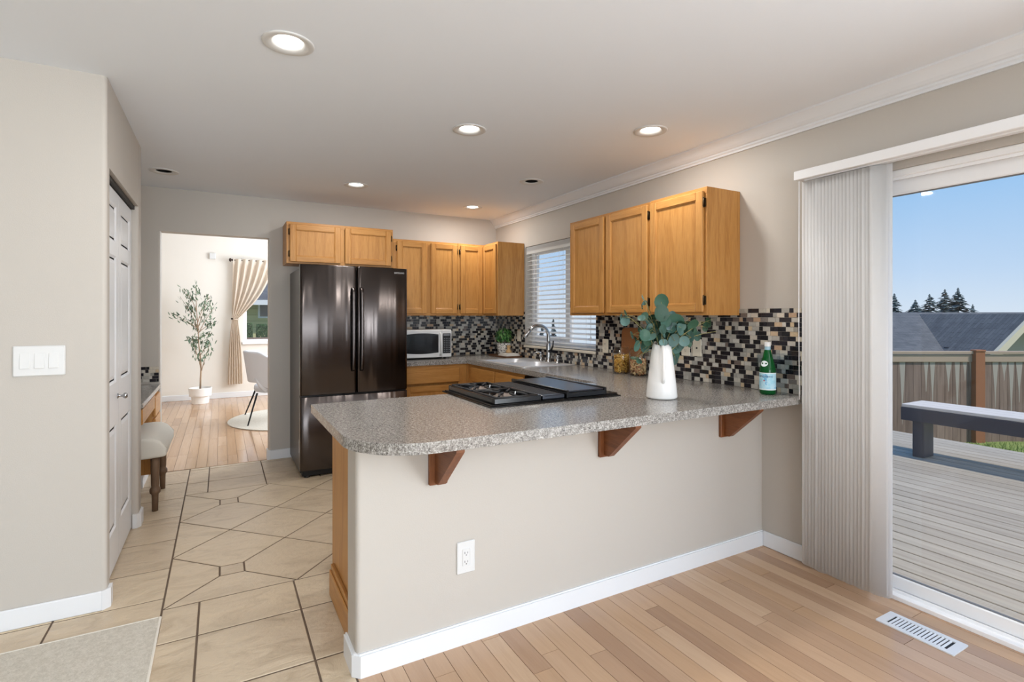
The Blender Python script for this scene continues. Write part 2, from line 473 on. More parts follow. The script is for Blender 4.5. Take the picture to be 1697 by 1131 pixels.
def planks(bm, x0, x1, y0, y1, wd=.083, seed=1):
    rnd = random.Random(seed); x = x0
    while x < x1-.005:
        b = min(x+wd, x1); y = y0-rnd.random()*.9
        while y < y1:
            L = rnd.choice((.45, .6, .75, .9, 1.1, 1.3))*rnd.uniform(.9, 1.1)
            a, c = max(y, y0), min(y+L, y1)
            if c-a > .01:
                g = .0011
                bx(bm, x+g, b-g, a+g, c-g, -.012, 0)
            y += L
        x += wd
bm = new_bm(); planks(bm, XWOOD+.002, XR+.06, -4.9, 1.99, seed=3)
for f in bx(bm, XWOOD, XR+.06, -5.2, 1.99, -.06, -.004): f.material_index = 1
struct('floor_nook', bm, [M_PLANK, M_GAP], 'light maple plank floor in front of the peninsula', 'floor')
bm = new_bm(); planks(bm, -2.6, XR, YB+.014, 9.79, seed=9)
for f in bx(bm, -2.7, XR, YB+.012, 9.9, -.06, -.004): f.material_index = 1
struct('floor_dining', bm, [M_PLANKD, M_GAP], 'glossy oak plank floor of the dining room', 'floor')

# ------------------------------------------------------------------ ceiling with cut-outs for the downlights
LAMPS = [(.238, 2.281, 1), (1.281, 2.818, 1), (2.228, 2.314, 1), (.992, 4.474, 1), (2.225, 4.82, 1), (-.376, 4.754, 0), (2.218, 3.657, 0)]
def lamp_r(on): return .078
bm = new_bm()
prism_holes(bm, [(-5.2, -5.2), (XR+.1, -5.2), (XR+.1, YB+.06), (-5.2, YB+.06)],
            [[(x+lamp_r(o)*math.cos(2*PI*i/28), y+lamp_r(o)*math.sin(2*PI*i/28)) for i in range(28)] for x, y, o in LAMPS], H, H+.16)
struct('ceiling', bm, M_CEIL, 'flat white kitchen ceiling', 'ceiling')
bm = new_bm(); bx(bm, -2.7, XR+.1, YB+.06, 9.9, DH, DH+.1)
struct('ceiling_dining', bm, M_CEIL, 'white dining room ceiling', 'ceiling')

# ------------------------------------------------------------------ walls
RB = .019
# slider opening and sink window opening in the right wall
DY0, DY1, DZ = -.46, 1.43, 2.03
WY0, WY1, WZ0, WZ1 = 3.516, 4.70, 1.04, 2.058
bm = new_bm()
XO = XR+.15
bx(bm, XR, XO, -5.2, -2.55, 0, H); bx(bm, XR, XO, -.65, DY0, 0, H); bx(bm, XR, XO, -2.55, -.65, 0, .28); bx(bm, XR, XO, -2.55, -.65, 2.32, H); bx(bm, XR, XO, DY0, DY1, DZ, H); bx(bm, XR, XO, DY1, WY0, 0, H)  # unseen opening behind the slider, added for the garden-side fill light
bx(bm, XR, XO, WY0, WY1, 0, WZ0); bx(bm, XR, XO, WY0, WY1, WZ1, H); bx(bm, XR, XO, WY1, 9.9, 0, H); bx(bm, XR, XO, YB+.12, 9.9, H, DH)
bmesh.ops.remove_doubles(bm, verts=bm.verts, dist=.0005)
struct('wall_right', bm, M_WALL, 'beige wall with the sliding door and sink window', 'wall')
bm = new_bm()
YB2 = YB+.125
DX0, DX1, DWZ = -.45, .389, 2.068
prism(bm, [(-1.3, YB), (DX0-RB, YB)]+arc(DX0-RB, YB+RB, RB, -90, 0, 6)+arc(DX0-RB, YB2-RB, RB, 0, 90, 6)+[(-1.3, YB2)], 0, DWZ)
prism(bm, [(XR, YB), (XR, YB2)]+arc(DX1+RB, YB2-RB, RB, 90, 180, 6)+arc(DX1+RB, YB+RB, RB, 180, 270, 6), 0, DWZ)
prism(bm, [(-1.3, YB), (XR, YB), (XR, YB2), (-1.3, YB2)], DWZ, H)
bx(bm, -2.7, XR, YB+.06, YB2, H, DH); bx(bm, -2.7, -1.3, YB+.06, YB2, 0, H)
struct('wall_back', bm, M_WALL, 'beige back wall with the open doorway to the dining room', 'wall')
bm = new_bm()
prism(bm, [(-5.2, YP), (XP-RB, YP)]+arc(XP-RB, YP+RB, RB, -90, 0, 8)+[(XP, 3.062), (XP-.115, 3.062), (XP-.115, 3.1), (-5.2, 3.1)], 0, H)
bx(bm, XP-.115, XP, 3.062, 4.05, 2.035, H)
prism(bm, [(-1.15, 4.05)]+arc(XP-RB, 4.05+RB, RB, -90, 0, 6)+arc(XP-RB, 4.187-RB, RB, 0, 90, 6)+[(-1.15, 4.187)], 0, H)
struct('wall_left', bm, M_WALL, 'beige pantry wall with a rounded corner', 'wall')
bm = new_bm(); bx(bm, -1.27, -1.15, 3.1, YB+.01, 0, H)
struct('wall_nook', bm, M_WALL, 'beige side wall of the desk alcove', 'wall')
bm = new_bm()
prism(bm, [(XE+RB, YW), (XR, YW), (XR, 2.13), (XE+RB, 2.13)]+arc(XE+RB, 2.13-RB, RB, 90, 180, 6)[1:]+arc(XE+RB, YW+RB, RB, 180, 270, 6)[:-1], 0, .867)
struct('wall_peninsula', bm, M_WALL, 'cream half wall carrying the peninsula counter', 'wall')
bm = new_bm(); FY = 9.77; FWX0, FWX1, FWZ0, FWZ1 = .33, 2.2, .90, 1.98
bx(bm, -2.7, FWX0, FY, FY+.13, 0, DH); bx(bm, FWX1, XR, FY, FY+.13, 0, DH); bx(bm, FWX0, FWX1, FY, FY+.13, 0, FWZ0); bx(bm, FWX0, FWX1, FY, FY+.13, FWZ1, DH)
bx(bm, -2.75, -2.63, YB2, FY+.1, 0, DH)
bx(bm, -2.63, DX0-.02, YB2, YB2+.02, 0, DH); bx(bm, DX1+.02, XR, YB2, YB2+.02, 0, DH); bx(bm, DX0-.02, DX1+.02, YB2, YB2+.02, DWZ+.02, DH)
struct('wall_dining', bm, M_WALLD, 'pale cream dining room walls', 'wall')
# the family room behind the photographer, with openings added for the fill light
bm = new_bm()
bx(bm, -5.2, -3.9, -5.2, -5.05, 0, H); bx(bm, 1.5, XR, -5.2, -5.05, 0, H); bx(bm, -3.9, 1.5, -5.2, -5.05, 2.4, H); bx(bm, -3.9, 1.5, -5.2, -5.05, 0, .25)
bx(bm, -5.2, -5.05, -5.05, YP, 0, H)
struct('wall_rear', bm, M_WALL, 'beige family room walls with wide window openings', 'wall')

# crown moulding
bm = new_bm()
cp = [(XR, H), (XR-.074, H), (XR-.074, H-.010), (XR-.068, H-.016), (XR-.060, H-.026), (XR-.042, H-.052), (XR-.030, H-.064), (XR-.020, H-.068), (XR-.020, H-.078), (XR-.012, H-.084), (XR-.012, H-.095), (XR, H-.095)]
prism(bm, [(x, z) for x, z in cp], -5.05, YB, M=lambda a, b, c: (a, c, b))
struct('trim_1', bm, M_TRIM, 'white crown moulding along the right wall', 'moulding')
# baseboards
BH, BT = .088, .013
def base_run(bm, x0, x1, y0, y1): bx(bm, x0, x1, y0, y1, 0, BH, .004)
bm = new_bm(); q = .014
prism(bm, [(XR, YW-BT), (XR, YW), (XE+RB, YW), (XE+.004, YW+.004), (XE, YW+RB), (XE, 2.13), (XE-BT, 2.13), (XE-BT, YW+q), (XE+q, YW-BT)], 0, BH-.006)
prism(bm, [(XR, YW-BT+.006), (XR, YW), (XE+RB, YW), (XE+.004, YW+.004), (XE, YW+RB), (XE, 2.13), (XE-BT+.006, 2.13), (XE-BT+.006, YW+q-.002), (XE+q-.002, YW-BT+.006)], BH-.006, BH)
struct('baseboard_peninsula', bm, M_TRIM, 'white baseboard along the peninsula wall', 'baseboard')
bm = new_bm(); base_run(bm, XR-BT, XR, DY1+.02, YW-BT)
struct('baseboard_right', bm, M_TRIM, 'short white baseboard between peninsula and sliding door', 'baseboard')
bm = new_bm(); base_run(bm, -5.05, XP-q, YP-BT, YP)
prism(bm, [(XP-q-.002, YP), (XP-q-.002, YP-BT), (XP+BT, YP+q), (XP+BT, 3.062), (XP, 3.062), (XP, YP+RB)], 0, BH)
struct('baseboard_left', bm, M_TRIM, 'white baseboard wrapping the pantry corner', 'baseboard')
bm = new_bm()
prism(bm, [(XP-.03, 4.05), (XP-.03, 4.05-BT), (XP-.006, 4.05-BT), (XP+BT, 4.065), (XP+BT, 4.175), (XP-.006, 4.187+BT), (XP-.03, 4.187+BT), (XP-.03, 4.187), (XP-RB, 4.187), (XP, 4.17), (XP, 4.07), (XP-RB, 4.05)], 0, BH)
struct('baseboard_pantry', bm, M_TRIM, 'small white baseboard block on the end of the pantry wall', 'baseboard')
bm = new_bm(); bx(bm, DX1+.012, .62, YB-BT, YB, 0, BH, .004)
prism(bm, [(DX1-BT, YB+.1), (DX1-BT, YB), (DX1+.014, YB-BT), (DX1+.014, YB), (DX1+.006, YB+.006), (DX1, YB+.02), (DX1, YB+.1)], 0, BH)
struct('baseboard_back', bm, M_TRIM, 'white baseboard beside the refrigerator', 'baseboard')
bm = new_bm(); bx(bm, -2.63, XR, FY-BT, FY, 0, .09, .004)
struct('baseboard_dining', bm, M_TRIM, 'white baseboard of the dining room', 'baseboard')

# ------------------------------------------------------------------ mosaic backsplash
def mosaic(name, runs, M, label):
    """runs: (u0,u1,z0,z1); M maps (u,z,n)"""
    bm = new_bm(); cl = bm.loops.layers.float_color.new('tint'); rnd = random.Random(sum(map(ord, name)))
    darks = [srgb(30, 29, 36), srgb(24, 23, 27), srgb(42, 40, 46), srgb(34, 32, 38), srgb(52, 48, 50)]
    lights = [srgb(194, 190, 180), srgb(176, 172, 164), srgb(206, 198, 184), srgb(162, 160, 153), srgb(198, 194, 186)]
    tans = [srgb(196, 172, 144), srgb(188, 160, 134), srgb(204, 184, 154)]
    mids = [srgb(112, 100, 94), srgb(128, 122, 118)]
    P = .0264
    for u0, u1, z0, z1 in runs:
        bx(bm, u0, u1, z0, z1, .001, .0055, M=M, mi=1)
        nr = round((z1-z0)/P); ph = (z1-z0)/nr
        for r in range(nr):
            u = u0-rnd.random()*.05; dark = rnd.random() < .5; queue = []
            while u < u1-.003:
                if not queue:
                    queue = rnd.choice([[2, 1], [2, 1], [2], [1], [2, 1, 1] if not dark else [1, 2]])[:]
                    dark = not dark
                L = queue.pop(0)*.0238
                a, b = max(u+.001, u0), min(u+L-.001, u1)
                if b-a > .003:
                    t = rnd.random()
                    c = rnd.choice(darks if dark else (tans if t < .16 else lights))
                    if t > .96: c = rnd.choice(mids)
                    z = z0+r*ph
                    for f in bx(bm, a, b, z+.001, z+ph-.001, .004, .0078+rnd.random()*.0006, M=M):
                        for lp in f.loops: lp[cl] = c
                u += L
    return struct(name, bm, [M_MOS, M_MGROUT], label, 'backsplash')
MR = lambda u, z, n: (XR-n, u, z)
MB = lambda u, z, n: (u, YB-n, z)
ZM0 = ZC+.001
mosaic('wall_tile_right', [(1.70, WY0, ZM0, 1.385), (WY0, WY1, ZM0, 1.014), (WY1, YB-.009, ZM0, 1.385)], MR, 'black, grey and beige mosaic tile behind the sink and vase')
mosaic('wall_tile_back', [(1.5, XR-.001, ZM0, 1.36)], MB, 'black and grey mosaic tile behind the microwave')
mosaic('wall_tile_desk', [(-1.14, -.462, .781, .912)], MB, 'short strip of mosaic tile behind the desk')

# ------------------------------------------------------------------ sliding door
root = thing('door_1', 'white sliding glass patio door', 'door', (XR+.06, .5, 0), kind='structure')
bm = new_bm(); X0, X1 = XR+.012, XR+.13
bx(bm, X0, X1, DY1-.035, DY1, 0, DZ, .003); bx(bm, X0, X1, DY0, DY0+.035, 0, DZ, .003); bx(bm, X0, X1, DY0+.035, DY1-.035, DZ-.032, DZ, .003)
bx(bm, X0-.006, X1, DY0, DY1, -.002, .022, .003); bx(bm, X0+.028, X0+.034, DY0+.03, DY1-.03, .02, .036, .001); bx(bm, X0+.07, X0+.076, DY0+.03, DY1-.03, .02, .036, .001)
bx(bm, X0+.012, X0+.018, DY0+.03, DY1-.03, DZ-.046, DZ-.03, .001)
part('door_frame', bm, M_VINYL, root)
def slider(y0, y1, xa, nm):
    bm = new_bm(); z0, z1 = .028, DZ-.036; s = .055
    bx(bm, xa, xa+.036, y0, y0+s, z0, z1, .004); bx(bm, xa, xa+.036, y1-s, y1, z0, z1, .004)
    bx(bm, xa, xa+.036, y0+s, y1-s, z1-.072, z1, .004); bx(bm, xa, xa+.036, y0+s, y1-s, z0, z0+.062, .004)
    f = part(nm, bm, M_VINYL, root)
    bm = new_bm(); bx(bm, xa+.014, xa+.018, y0+s-.004, y1-s+.004, z0+.058, z1-.068)
    part('glass', bm, M_PANE, f)
    bm = new_bm(); bx(bm, xa+.009, xa+.023, y0+s, y1-s, z0+.062, z0+.066); bx(bm, xa+.009, xa+.023, y0+s, y1-s, z1-.076, z1-.072)
    part('gasket', bm, mat('grey_gasket', srgb(120, 120, 122), .6) if 'grey_gasket' not in MATS else MATS['grey_gasket'], f)
slider(.44, DY1-.037, X0+.05, 'door_panel'); slider(DY0+.037, .50, X0+.012, 'door_panel')

# ------------------------------------------------------------------ kitchen window and its blind
root = thing('window_1', 'white sliding window above the sink', 'window', (XO-.05, 4.1, WZ0), kind='structure')
bm = new_bm(); xa, xb = XO-.075, XO-.01
bx(bm, xa, xb, WY0, WY0+.04, WZ0, WZ1, .003); bx(bm, xa, xb, WY1-.04, WY1, WZ0, WZ1, .003)
bx(bm, xa, xb, WY0+.04, WY1-.04, WZ0, WZ0+.04, .003); bx(bm, xa, xb, WY0+.04, WY1-.04, WZ1-.04, WZ1, .003)
ym = 4.06
bx(bm, xa+.01, xb-.01, ym-.035, ym+.035, WZ0+.04, WZ1-.04, .003)
bx(bm, xa+.012, xb-.02, WY1-.085, WY1-.04, WZ0+.04, WZ1-.04, .003); bx(bm, xa+.012, xb-.02, ym+.035, WY1-.085, WZ0+.04, WZ0+.085, .003); bx(bm, xa+.012, xb-.02, ym+.035, WY1-.085, WZ1-.085, WZ1-.04, .003)
fr = part('window_frame', bm, M_VINYL, root)
bm = new_bm(); bx(bm, xa+.03, xa+.034, WY0+.04, ym, WZ0+.04, WZ1-.04); part('pane', bm, M_PANE, fr)
bm = new_bm(); bx(bm, xa+.022, xa+.026, ym, WY1-.085, WZ0+.08, WZ1-.08); part('pane', bm, M_PANE, fr)
bm = new_bm(); bx(bm, XR-.022, xa, WY0-.004, WY1+.004, WZ0-.024, WZ0, .004)
part('window_sill', bm, mat('cream_sill', srgb(222, 214, 198), .4), root)

def slat_mat(name, col, tr):
    m = bpy.data.materials.new(name); m.use_nodes = True; t = m.node_tree; p = t.nodes['Principled BSDF']
    p.inputs['Base Color'].default_value = col; p.inputs['Roughness'].default_value = .4
    o = t.nodes['Material Output']; mx = t.nodes.new('ShaderNodeMixShader'); tl = t.nodes.new('ShaderNodeBsdfTranslucent'); tl.inputs[0].default_value = col
    mx.inputs[0].default_value = tr; t.links.new(p.outputs[0], mx.inputs[1]); t.links.new(tl.outputs[0], mx.inputs[2]); t.links.new(mx.outputs[0], o.inputs[0])
    return m
M_SLAT = slat_mat('white_slat', srgb(250, 250, 249), .62)
root = thing('window_blind', 'white horizontal slat blind in the window above the sink', 'blind', (XR+.035, 4.1, WZ1-.01))
bm = new_bm(); bx(bm, XR+.008, XR+.016, WY0+.006, WY1-.006, WZ1-.078, WZ1-.004, .002); bx(bm, XR+.016, XR+.062, WY0+.008, WY1-.008, WZ1-.05, WZ1-.004)
part('valance', bm, M_SLAT, root)
ns = 20; zt, zb = WZ1-.10, WZ0+.05
for i in range(ns):
    z = zt+(zb-zt)*i/(ns-1); bm = new_bm(); th = R(17)
    MM = lambda a, b, c, z=z: (XR+.038+a*math.cos(th)-c*math.sin(th), b, z+a*math.sin(th)+c*math.cos(th))
    bx(bm, -.024, .024, WY0+.008, WY1-.008, -.0014, .0014, M=MM)
    part('slat', bm, M_SLAT, root)
bm = new_bm(); bx(bm, XR+.014, XR+.062, WY0+.008, WY1-.008, WZ0+.003, WZ0+.02, .003); part('bottom_rail', bm, M_SLAT, root)
bm = new_bm()
for y in (3.68, 4.1, 4.54):
    for dx in (.014, .062): tube(bm, [(XR+dx, y, WZ1-.06), (XR+dx, y, WZ0+.02)], .0009, 5)
part('ladder_cord', bm, M_SLAT, root)
bm = new_bm(); tube(bm, [(XR+.004, 3.60, WZ1-.08), (XR+.003, 3.60, 1.16)], .001, 5); lathe(bm, [(0, 1.13), (.006, 1.135), (.007, 1.15), (.002, 1.165), (0, 1.166)], (XR+.003, 3.60), 10)
part('pull_cord', bm, M_SLAT, root)

# ------------------------------------------------------------------ vertical blind at the slider
M_VANE = slat_mat('translucent_vane', srgb(250, 250, 250), .6)
root = thing('vertical_blind', 'white vertical vane blind stacked to one side of the patio door', 'blind', (2.68, 1.46, H-.34))
bm = new_bm(); bx(bm, 2.665, 2.745, DY0-.15, 1.70, 2.062, 2.104, .005); bx(bm, 2.745, XR, 1.3, 1.34, 2.07, 2.1); bx(bm, 2.745, XR, -.1, -.06, 2.07, 2.1)
bx(bm, 2.70, 2.73, DY0-.12, 1.67, 2.056, 2.062)
part('head_rail', bm, M_VINYL, root)
bm = new_bm(); bx(bm, 2.655, 2.664, DY0-.15, 1.70, 2.058, 2.106, .003); part('valance', bm, M_VINYL, root)
NV = 20
for i in range(NV):
    yc = 1.302+.33*i/(NV-1); bm = new_bm(); rnd = random.Random(i); a0 = R(-72+rnd.uniform(-3, 3))
    prev = None; zb_ = .018+rnd.uniform(0, .006)
    for k_ in range(7):
        t = (k_-3)/3; lx = t*.0445; ly = .007*(1-t*t)
        X = 2.702+lx*math.cos(a0)-ly*math.sin(a0); Y = yc+lx*math.sin(a0)+ly*math.cos(a0)
        lowz = zb_+(.012*t*t*t*t)
        colv = [bm.verts.new((X, Y, lowz)), bm.verts.new((X, Y, 1.0)), bm.verts.new((X, Y, 2.05))]
        if prev:
            for q_ in (0, 1):
                f = bm.faces.new((prev[q_], colv[q_], colv[q_+1], prev[q_+1])); f.smooth = True
        prev = colv
    r_ = bmesh.ops.extrude_face_region(bm, geom=list(bm.faces))
    for v in r_['geom']:
        if isinstance(v, bmesh.types.BMVert): v.co += Vector((-math.sin(a0), math.cos(a0), 0))*.0008
    part('vane', bm, M_VANE, root)
bm = new_bm(); tube(bm, [(2.66, 1.672, 2.05), (2.66, 1.674, 1.3), (2.662, 1.672, .9)], .0022, 6); part('pull_chain', bm, M_VINYL, root)

# ------------------------------------------------------------------ pantry bifold door
root = thing('door_2', 'white six panel bifold pantry door', 'door', (-.5, 3.55, 0), kind='structure')
MD = lambda u, z, n: (-.492+n, u, z)      # n towards the kitchen
for y0, y1 in ((3.068, 3.575), (3.579, 4.046)):
    bm = new_bm(); z0, z1 = .012, 2.005; s = .075
    bx(bm, y0, y1, z0, z1, -.034, -.008, M=MD)
    zz = [(1.66+.075, 1.93), (.985-.0, 1.665), (.21, .76)]
    zz = [(1.735, 1.93), (.985, 1.66), (.21, .76)]
    bx(bm, y0, y0+s, z0, z1, -.008, 0, M=MD); bx(bm, y1-s, y1, z0, z1, -.008, 0, M=MD)
    ed = [z0, .21, .76, .985, 1.66, 1.735, 1.93, z1]
    for a, b in zip(ed[::2], ed[1::2]): bx(bm, y0+s, y1-s, a, b, -.008, 0, M=MD)
    for a, b in zz:
        u0, u1 = y0+s, y1-s
        # sloped sticking round a raised field
        o = [(u0, a), (u1, a), (u1, b), (u0, b)]
        for d0, n0, d1, n1 in ((0, 0, .012, -.008), (.012, -.008, .02, -.008), (.02, -.008, .042, -.002)):
            A = [(u0+d0, a+d0), (u1-d0, a+d0), (u1-d0, b-d0), (u0+d0, b-d0)]; B = [(u0+d1, a+d1), (u1-d1, a+d1), (u1-d1, b-d1), (u0+d1, b-d1)]
            va = [bm.verts.new(MD(u, z, n0)) for u, z in A]; vb = [bm.verts.new(MD(u, z, n1)) for u, z in B]
            for i in range(4): bm.faces.new((va[i], va[(i+1) % 4], vb[(i+1) % 4], vb[i]))
        bm.faces.new([bm.verts.new(MD(u, z, -.002)) for u, z in B])
    part('door_leaf', bm, M_TRIM, root, normals=False if False else True)
bm = new_bm(); lathe(bm, [(.0, 0), (.014, 0), (.014, .003), (.006, .008), (.006, .022), (.015, .030), (.016, .038), (.010, .045), (0, .046)], None, 20, M=lambda a, b, c: (-.492+c, 3.535+a, .905+b))
part('knob', bm, M_CHROME, root, 'satin nickel round knob')
bm = new_bm(); bx(bm, XP-.075, XP-.02, 3.064, 4.048, 2.012, 2.034); part('track', bm, M_DARK, root, 'dark metal bifold track')

# ------------------------------------------------------------------ ceiling downlights
LAMP_LABEL = ['lit downlight in the ceiling over the tile walkway, largest in view',
              'lit warm white downlight in the ceiling over the cooktop',
              'lit downlight beside the crown moulding over the vase of eucalyptus',
              'lit downlight in the ceiling in front of the refrigerator cabinet',
              'lit downlight in the ceiling beside the corner wall cabinet',
              'unlit downlight in the ceiling over the built-in desk alcove',
              'unlit downlight with a dark mouth over the sink window']
M_LENS = mat('lamp_lens', (1, 1, 1, 1), .5, emit=(1.0, .97, .9, 1), estr=5)
M_BAFF = mat('dark_baffle', srgb(24, 22, 20), .6)
for (x, y, on), lb in zip(LAMPS, LAMP_LABEL):
    root = thing('ceiling_downlight', lb, 'ceiling light', (x, y, H), 'recessed downlights in the kitchen ceiling')
    ro = .099
    bm = new_bm(); lathe(bm, [(.052, H+.003), (.054, H+.001), (.062, H-.003), (ro*.92, H-.006), (ro, H-.003), (ro, H-.0005)] if not on else
                         [(.054, H+.014), (.058, H+.004), (.066, H-.001), (ro*.93, H-.006), (ro, H-.003), (ro, H-.0005)], (x, y), 40)
    part('trim_ring', bm, M_PLATE, root)
    if on:
        bm = new_bm(); lathe(bm, [(0, H-.004), (.03, H-.001), (.054, H+.008), (.056, H+.016)], (x, y), 32); part('lens', bm, M_LENS, root)
        lo_, ld = light('lamp', 'AREA', (0, 0, -.012), (0, 0, 0), 8, (1.0, .97, .93), .11); lo_.parent = root
    else:
        bm = new_bm(); lathe(bm, [(.0535, H+.0025), (.056, H+.03), (.066, H+.11), (0, H+.115)], (x, y), 32); part('baffle', bm, M_BAFF, root, 'dark can interior')

# ------------------------------------------------------------------ cabinets
def cab_door(parent, M, ov, oh, u0, u1, z0, z1, n, hinge=None, fr=.052, name='door', slab=False):
    """frame-and-panel door; ov / oh = oak with upright / level grain"""
    bm = new_bm(); t = .019
    if slab:
        bx(bm, u0, u1, z0, z1, n, n+t, .005, mi=1, M=M)
        d = part(name, bm, [ov, oh], parent)
    else:
        bx(bm, u0, u0+fr, z0, z1, n, n+t, .004, 0, M); bx(bm, u1-fr, u1, z0, z1, n, n+t, .004, 0, M)
        bx(bm, u0+fr-.001, u1-fr+.001, z1-fr, z1, n, n+t-.0005, .004, 1, M); bx(bm, u0+fr-.001, u1-fr+.001, z0, z0+fr, n, n+t-.0005, .004, 1, M)
        d = part(name, bm, [ov, oh], parent)
        bm = new_bm(); a, b, c, e_ = u0+fr-.002, u1-fr+.002, z0+fr-.002, z1-fr+.002
        bx(bm, a, b, c, e_, n+.002, n+.008, 0, 0, M)
        for q in ((a, a+.008, c, e_), (b-.008, b, c, e_), (a, b, c, c+.008), (a, b, e_-.008, e_)):
            bx(bm, q[0], q[1], q[2], q[3], n+.008, n+.0135, .003, 0, M)
        part('panel', bm, [ov], d)
    if hinge is not None:
        s = 1 if hinge == u1 else -1
        for zz in (z0+.07, z1-.07):
            bm = new_bm(); bx(bm, min(hinge, hinge+s*.012), max(hinge, hinge+s*.012), zz-.026, zz+.026, n-.0005, n+.004, .001, M=M)
            uu = hinge+s*.003
            p0, p1 = Vector(M(uu, zz-.024, n+.011)), Vector(M(uu, zz+.024, n+.011)); tube(bm, [p0, p1], .0055, 8)
            for zc_ in (zz-.026, zz+.026):
                c0 = Vector(M(uu, zc_, n+.011)); tube(bm, [c0+Vector((0, 0, -.004)), c0+Vector((0, 0, .004))], [.003, .0045], 8)
            part('hinge', bm, M_HINGE, d, 'dark antique brass hinge')
    return d
def carcass(parent, M, ov, oh, u0, u1, z0, z1, depth, rails, name='carcass'):
    """box plus face frame; rails = list of (u0,u1) stiles"""
    bm = new_bm()
    bx(bm, u0, u1, z0, z1, -depth, -.019, 0, 0, M)
    bx(bm, u0, u1, z1-.04, z1, -.019, 0, .001, 1, M); bx(bm, u0, u1, z0, z0+.035, -.019, 0, .001, 1, M)
    for a, b in rails: bx(bm, a, b, z0+.035, z1-.04, -.019, -.0002, .001, 0, M)
    return part(name, bm, [ov, oh], parent)
UZ0, UZ1 = 1.345, 2.10
# above the refrigerator
FB = 5.05
root = thing('wall_cabinet', 'low two door oak cabinet above the refrigerator', 'cabinet', (1.0, YB, 1.81), 'oak wall cabinets')
MF = lambda u, z, n: (u, FB-n, z)
carcass(root, MF, OAKZ, OAKX, .511, 1.474, 1.813, 2.186, YB-FB-.002, [(.511, .55), (.97, 1.01), (1.44, 1.474)])
cab_door(root, MF, OAKZ, OAKX, .537, .975, 1.828, 2.165, .0008, .537); cab_door(root, MF, OAKZ, OAKX, 1.016, 1.452, 1.828, 2.165, .0008, 1.452)
# two-door unit on the back wall
root = thing('wall_cabinet', 'two door oak cabinet between the refrigerator and the corner', 'cabinet', (1.83, YB, UZ0), 'oak wall cabinets')
carcass(root, MF, OAKZ, OAKX, 1.476, 2.163, UZ0, UZ1, YB-FB-.002, [(1.476, 1.53), (1.80, 1.87), (2.13, 2.163)])
cab_door(root, MF, OAKZ, OAKX, 1.513, 1.815, UZ0+.02, UZ1-.02, .0008, 1.513); cab_door(root, MF, OAKZ, OAKX, 1.862, 2.150, UZ0+.02, UZ1-.02, .0008, 2.150)
# corner unit
root = thing('wall_cabinet', 'pie cut oak corner cabinet with a pale end panel by the sink window', 'cabinet', (2.5, YB, UZ0), 'oak wall cabinets')
CXF, CYE = 2.462, 4.722
bm = new_bm()
prism(bm, [(2.165, FB), (CXF, FB), (CXF, CYE), (XR-.002, CYE), (XR-.002, YB-.002), (2.165, YB-.002)], UZ0, UZ1)
c_ = part('carcass', bm, [OAKZ], root)
MC = lambda u, z, n: (CXF-n, u, z)
cab_door(root, MF, OAKZ, OAKX, 2.188, CXF-.022, UZ0+.02, UZ1-.02, .0008, 2.188)
cab_door(root, MC, OAKZ, OAKY, CYE+.018, FB-.002, UZ0+.02, UZ1-.02, .0008)
# right wall units
XF = 2.483; MU = lambda u, z, n: (XF-n, u, z)
root = thing('wall_cabinet', 'two door oak cabinet beside the sink window, over the pasta jars', 'cabinet', (XR, 3.04, UZ0), 'oak wall cabinets')
carcass(root, MU, OAKZ, OAKY, 2.582, 3.49, UZ0, UZ1-.004, XR-XF-.002, [(2.582, 2.61), (3.0, 3.06), (3.45, 3.49)])
cab_door(root, MU, OAKZ, OAKY, 2.593, 3.016, UZ0+.018, UZ1-.022, .0008, 2.593); cab_door(root, MU, OAKZ, OAKY, 3.046, 3.462, UZ0+.018, UZ1-.022, .0008, 3.462)
root = thing('wall_cabinet', 'single door oak cabinet over the vase, with a broad bare side', 'cabinet', (XR, 2.35, UZ0), 'oak wall cabinets')
carcass(root, MU, OAKZ, OAKY, 2.118, 2.580, UZ0, UZ1, XR-XF-.002, [(2.118, 2.15), (2.55, 2.580)])
cab_door(root, MU, OAKZ, OAKY, 2.136, 2.566, UZ0+.018, UZ1-.022, .0008, 2.136)

# base cabinets
BZ0, BZ1 = .105, .866
YBF, XBF = 4.80, 2.172
DARKOAK = dict(dark=srgb(148, 92, 40), mid=srgb(178, 118, 58), lite=srgb(196, 138, 74))
OBX, OBY, OBZ = OAKX, OAKY, OAKZ
MBK = lambda u, z, n: (u, YBF-n, z)
root = thing('base_cabinet', 'oak base cabinet with a drawer beside the refrigerator', 'cabinet', (1.8, 5.08, 0), 'oak base cabinets')
carcass(root, MBK, OBZ, OBX, 1.484, 2.150, BZ0, BZ1, YB-YBF-.003, [(1.484, 1.53), (2.06, 2.150)])
bm = new_bm(); bx(bm, 1.484, 2.15, YBF+.06, YB-.01, 0, BZ0); part('toe_kick', bm, M_DARK, root)
d_ = cab_door(root, MBK, OBZ, OBX, 1.505, 2.068, .692, .836, .0008, name='drawer', slab=True)
cab_door(root, MBK, OBZ, OBX, 1.505, 2.068, BZ0+.02, .670, .0008, fr=.058)
root = thing('base_cabinet', 'oak sink base cabinet with two false drawer fronts', 'cabinet', (2.47, 4.3, 0), 'oak base cabinets')
MRB = lambda u, z, n: (XBF-n, u, z)
bm = new_bm()
bx(bm, XBF, XBF+.019, 3.66, YBF, BZ0, BZ1, .001, 1); bx(bm, XBF+.019, XR-.003, 3.66, 3.68, BZ0, BZ1); bx(bm, XBF+.019, XR-.003, YBF, YB-.003, BZ0, BZ1); bx(bm, XBF+.019, XR-.003, 3.68, YBF, BZ0, BZ0+.02); bx(bm, 2.151, XBF+.019, YBF, YBF+.019, BZ0, BZ1)
part('carcass', bm, [OBZ, OBY], root)
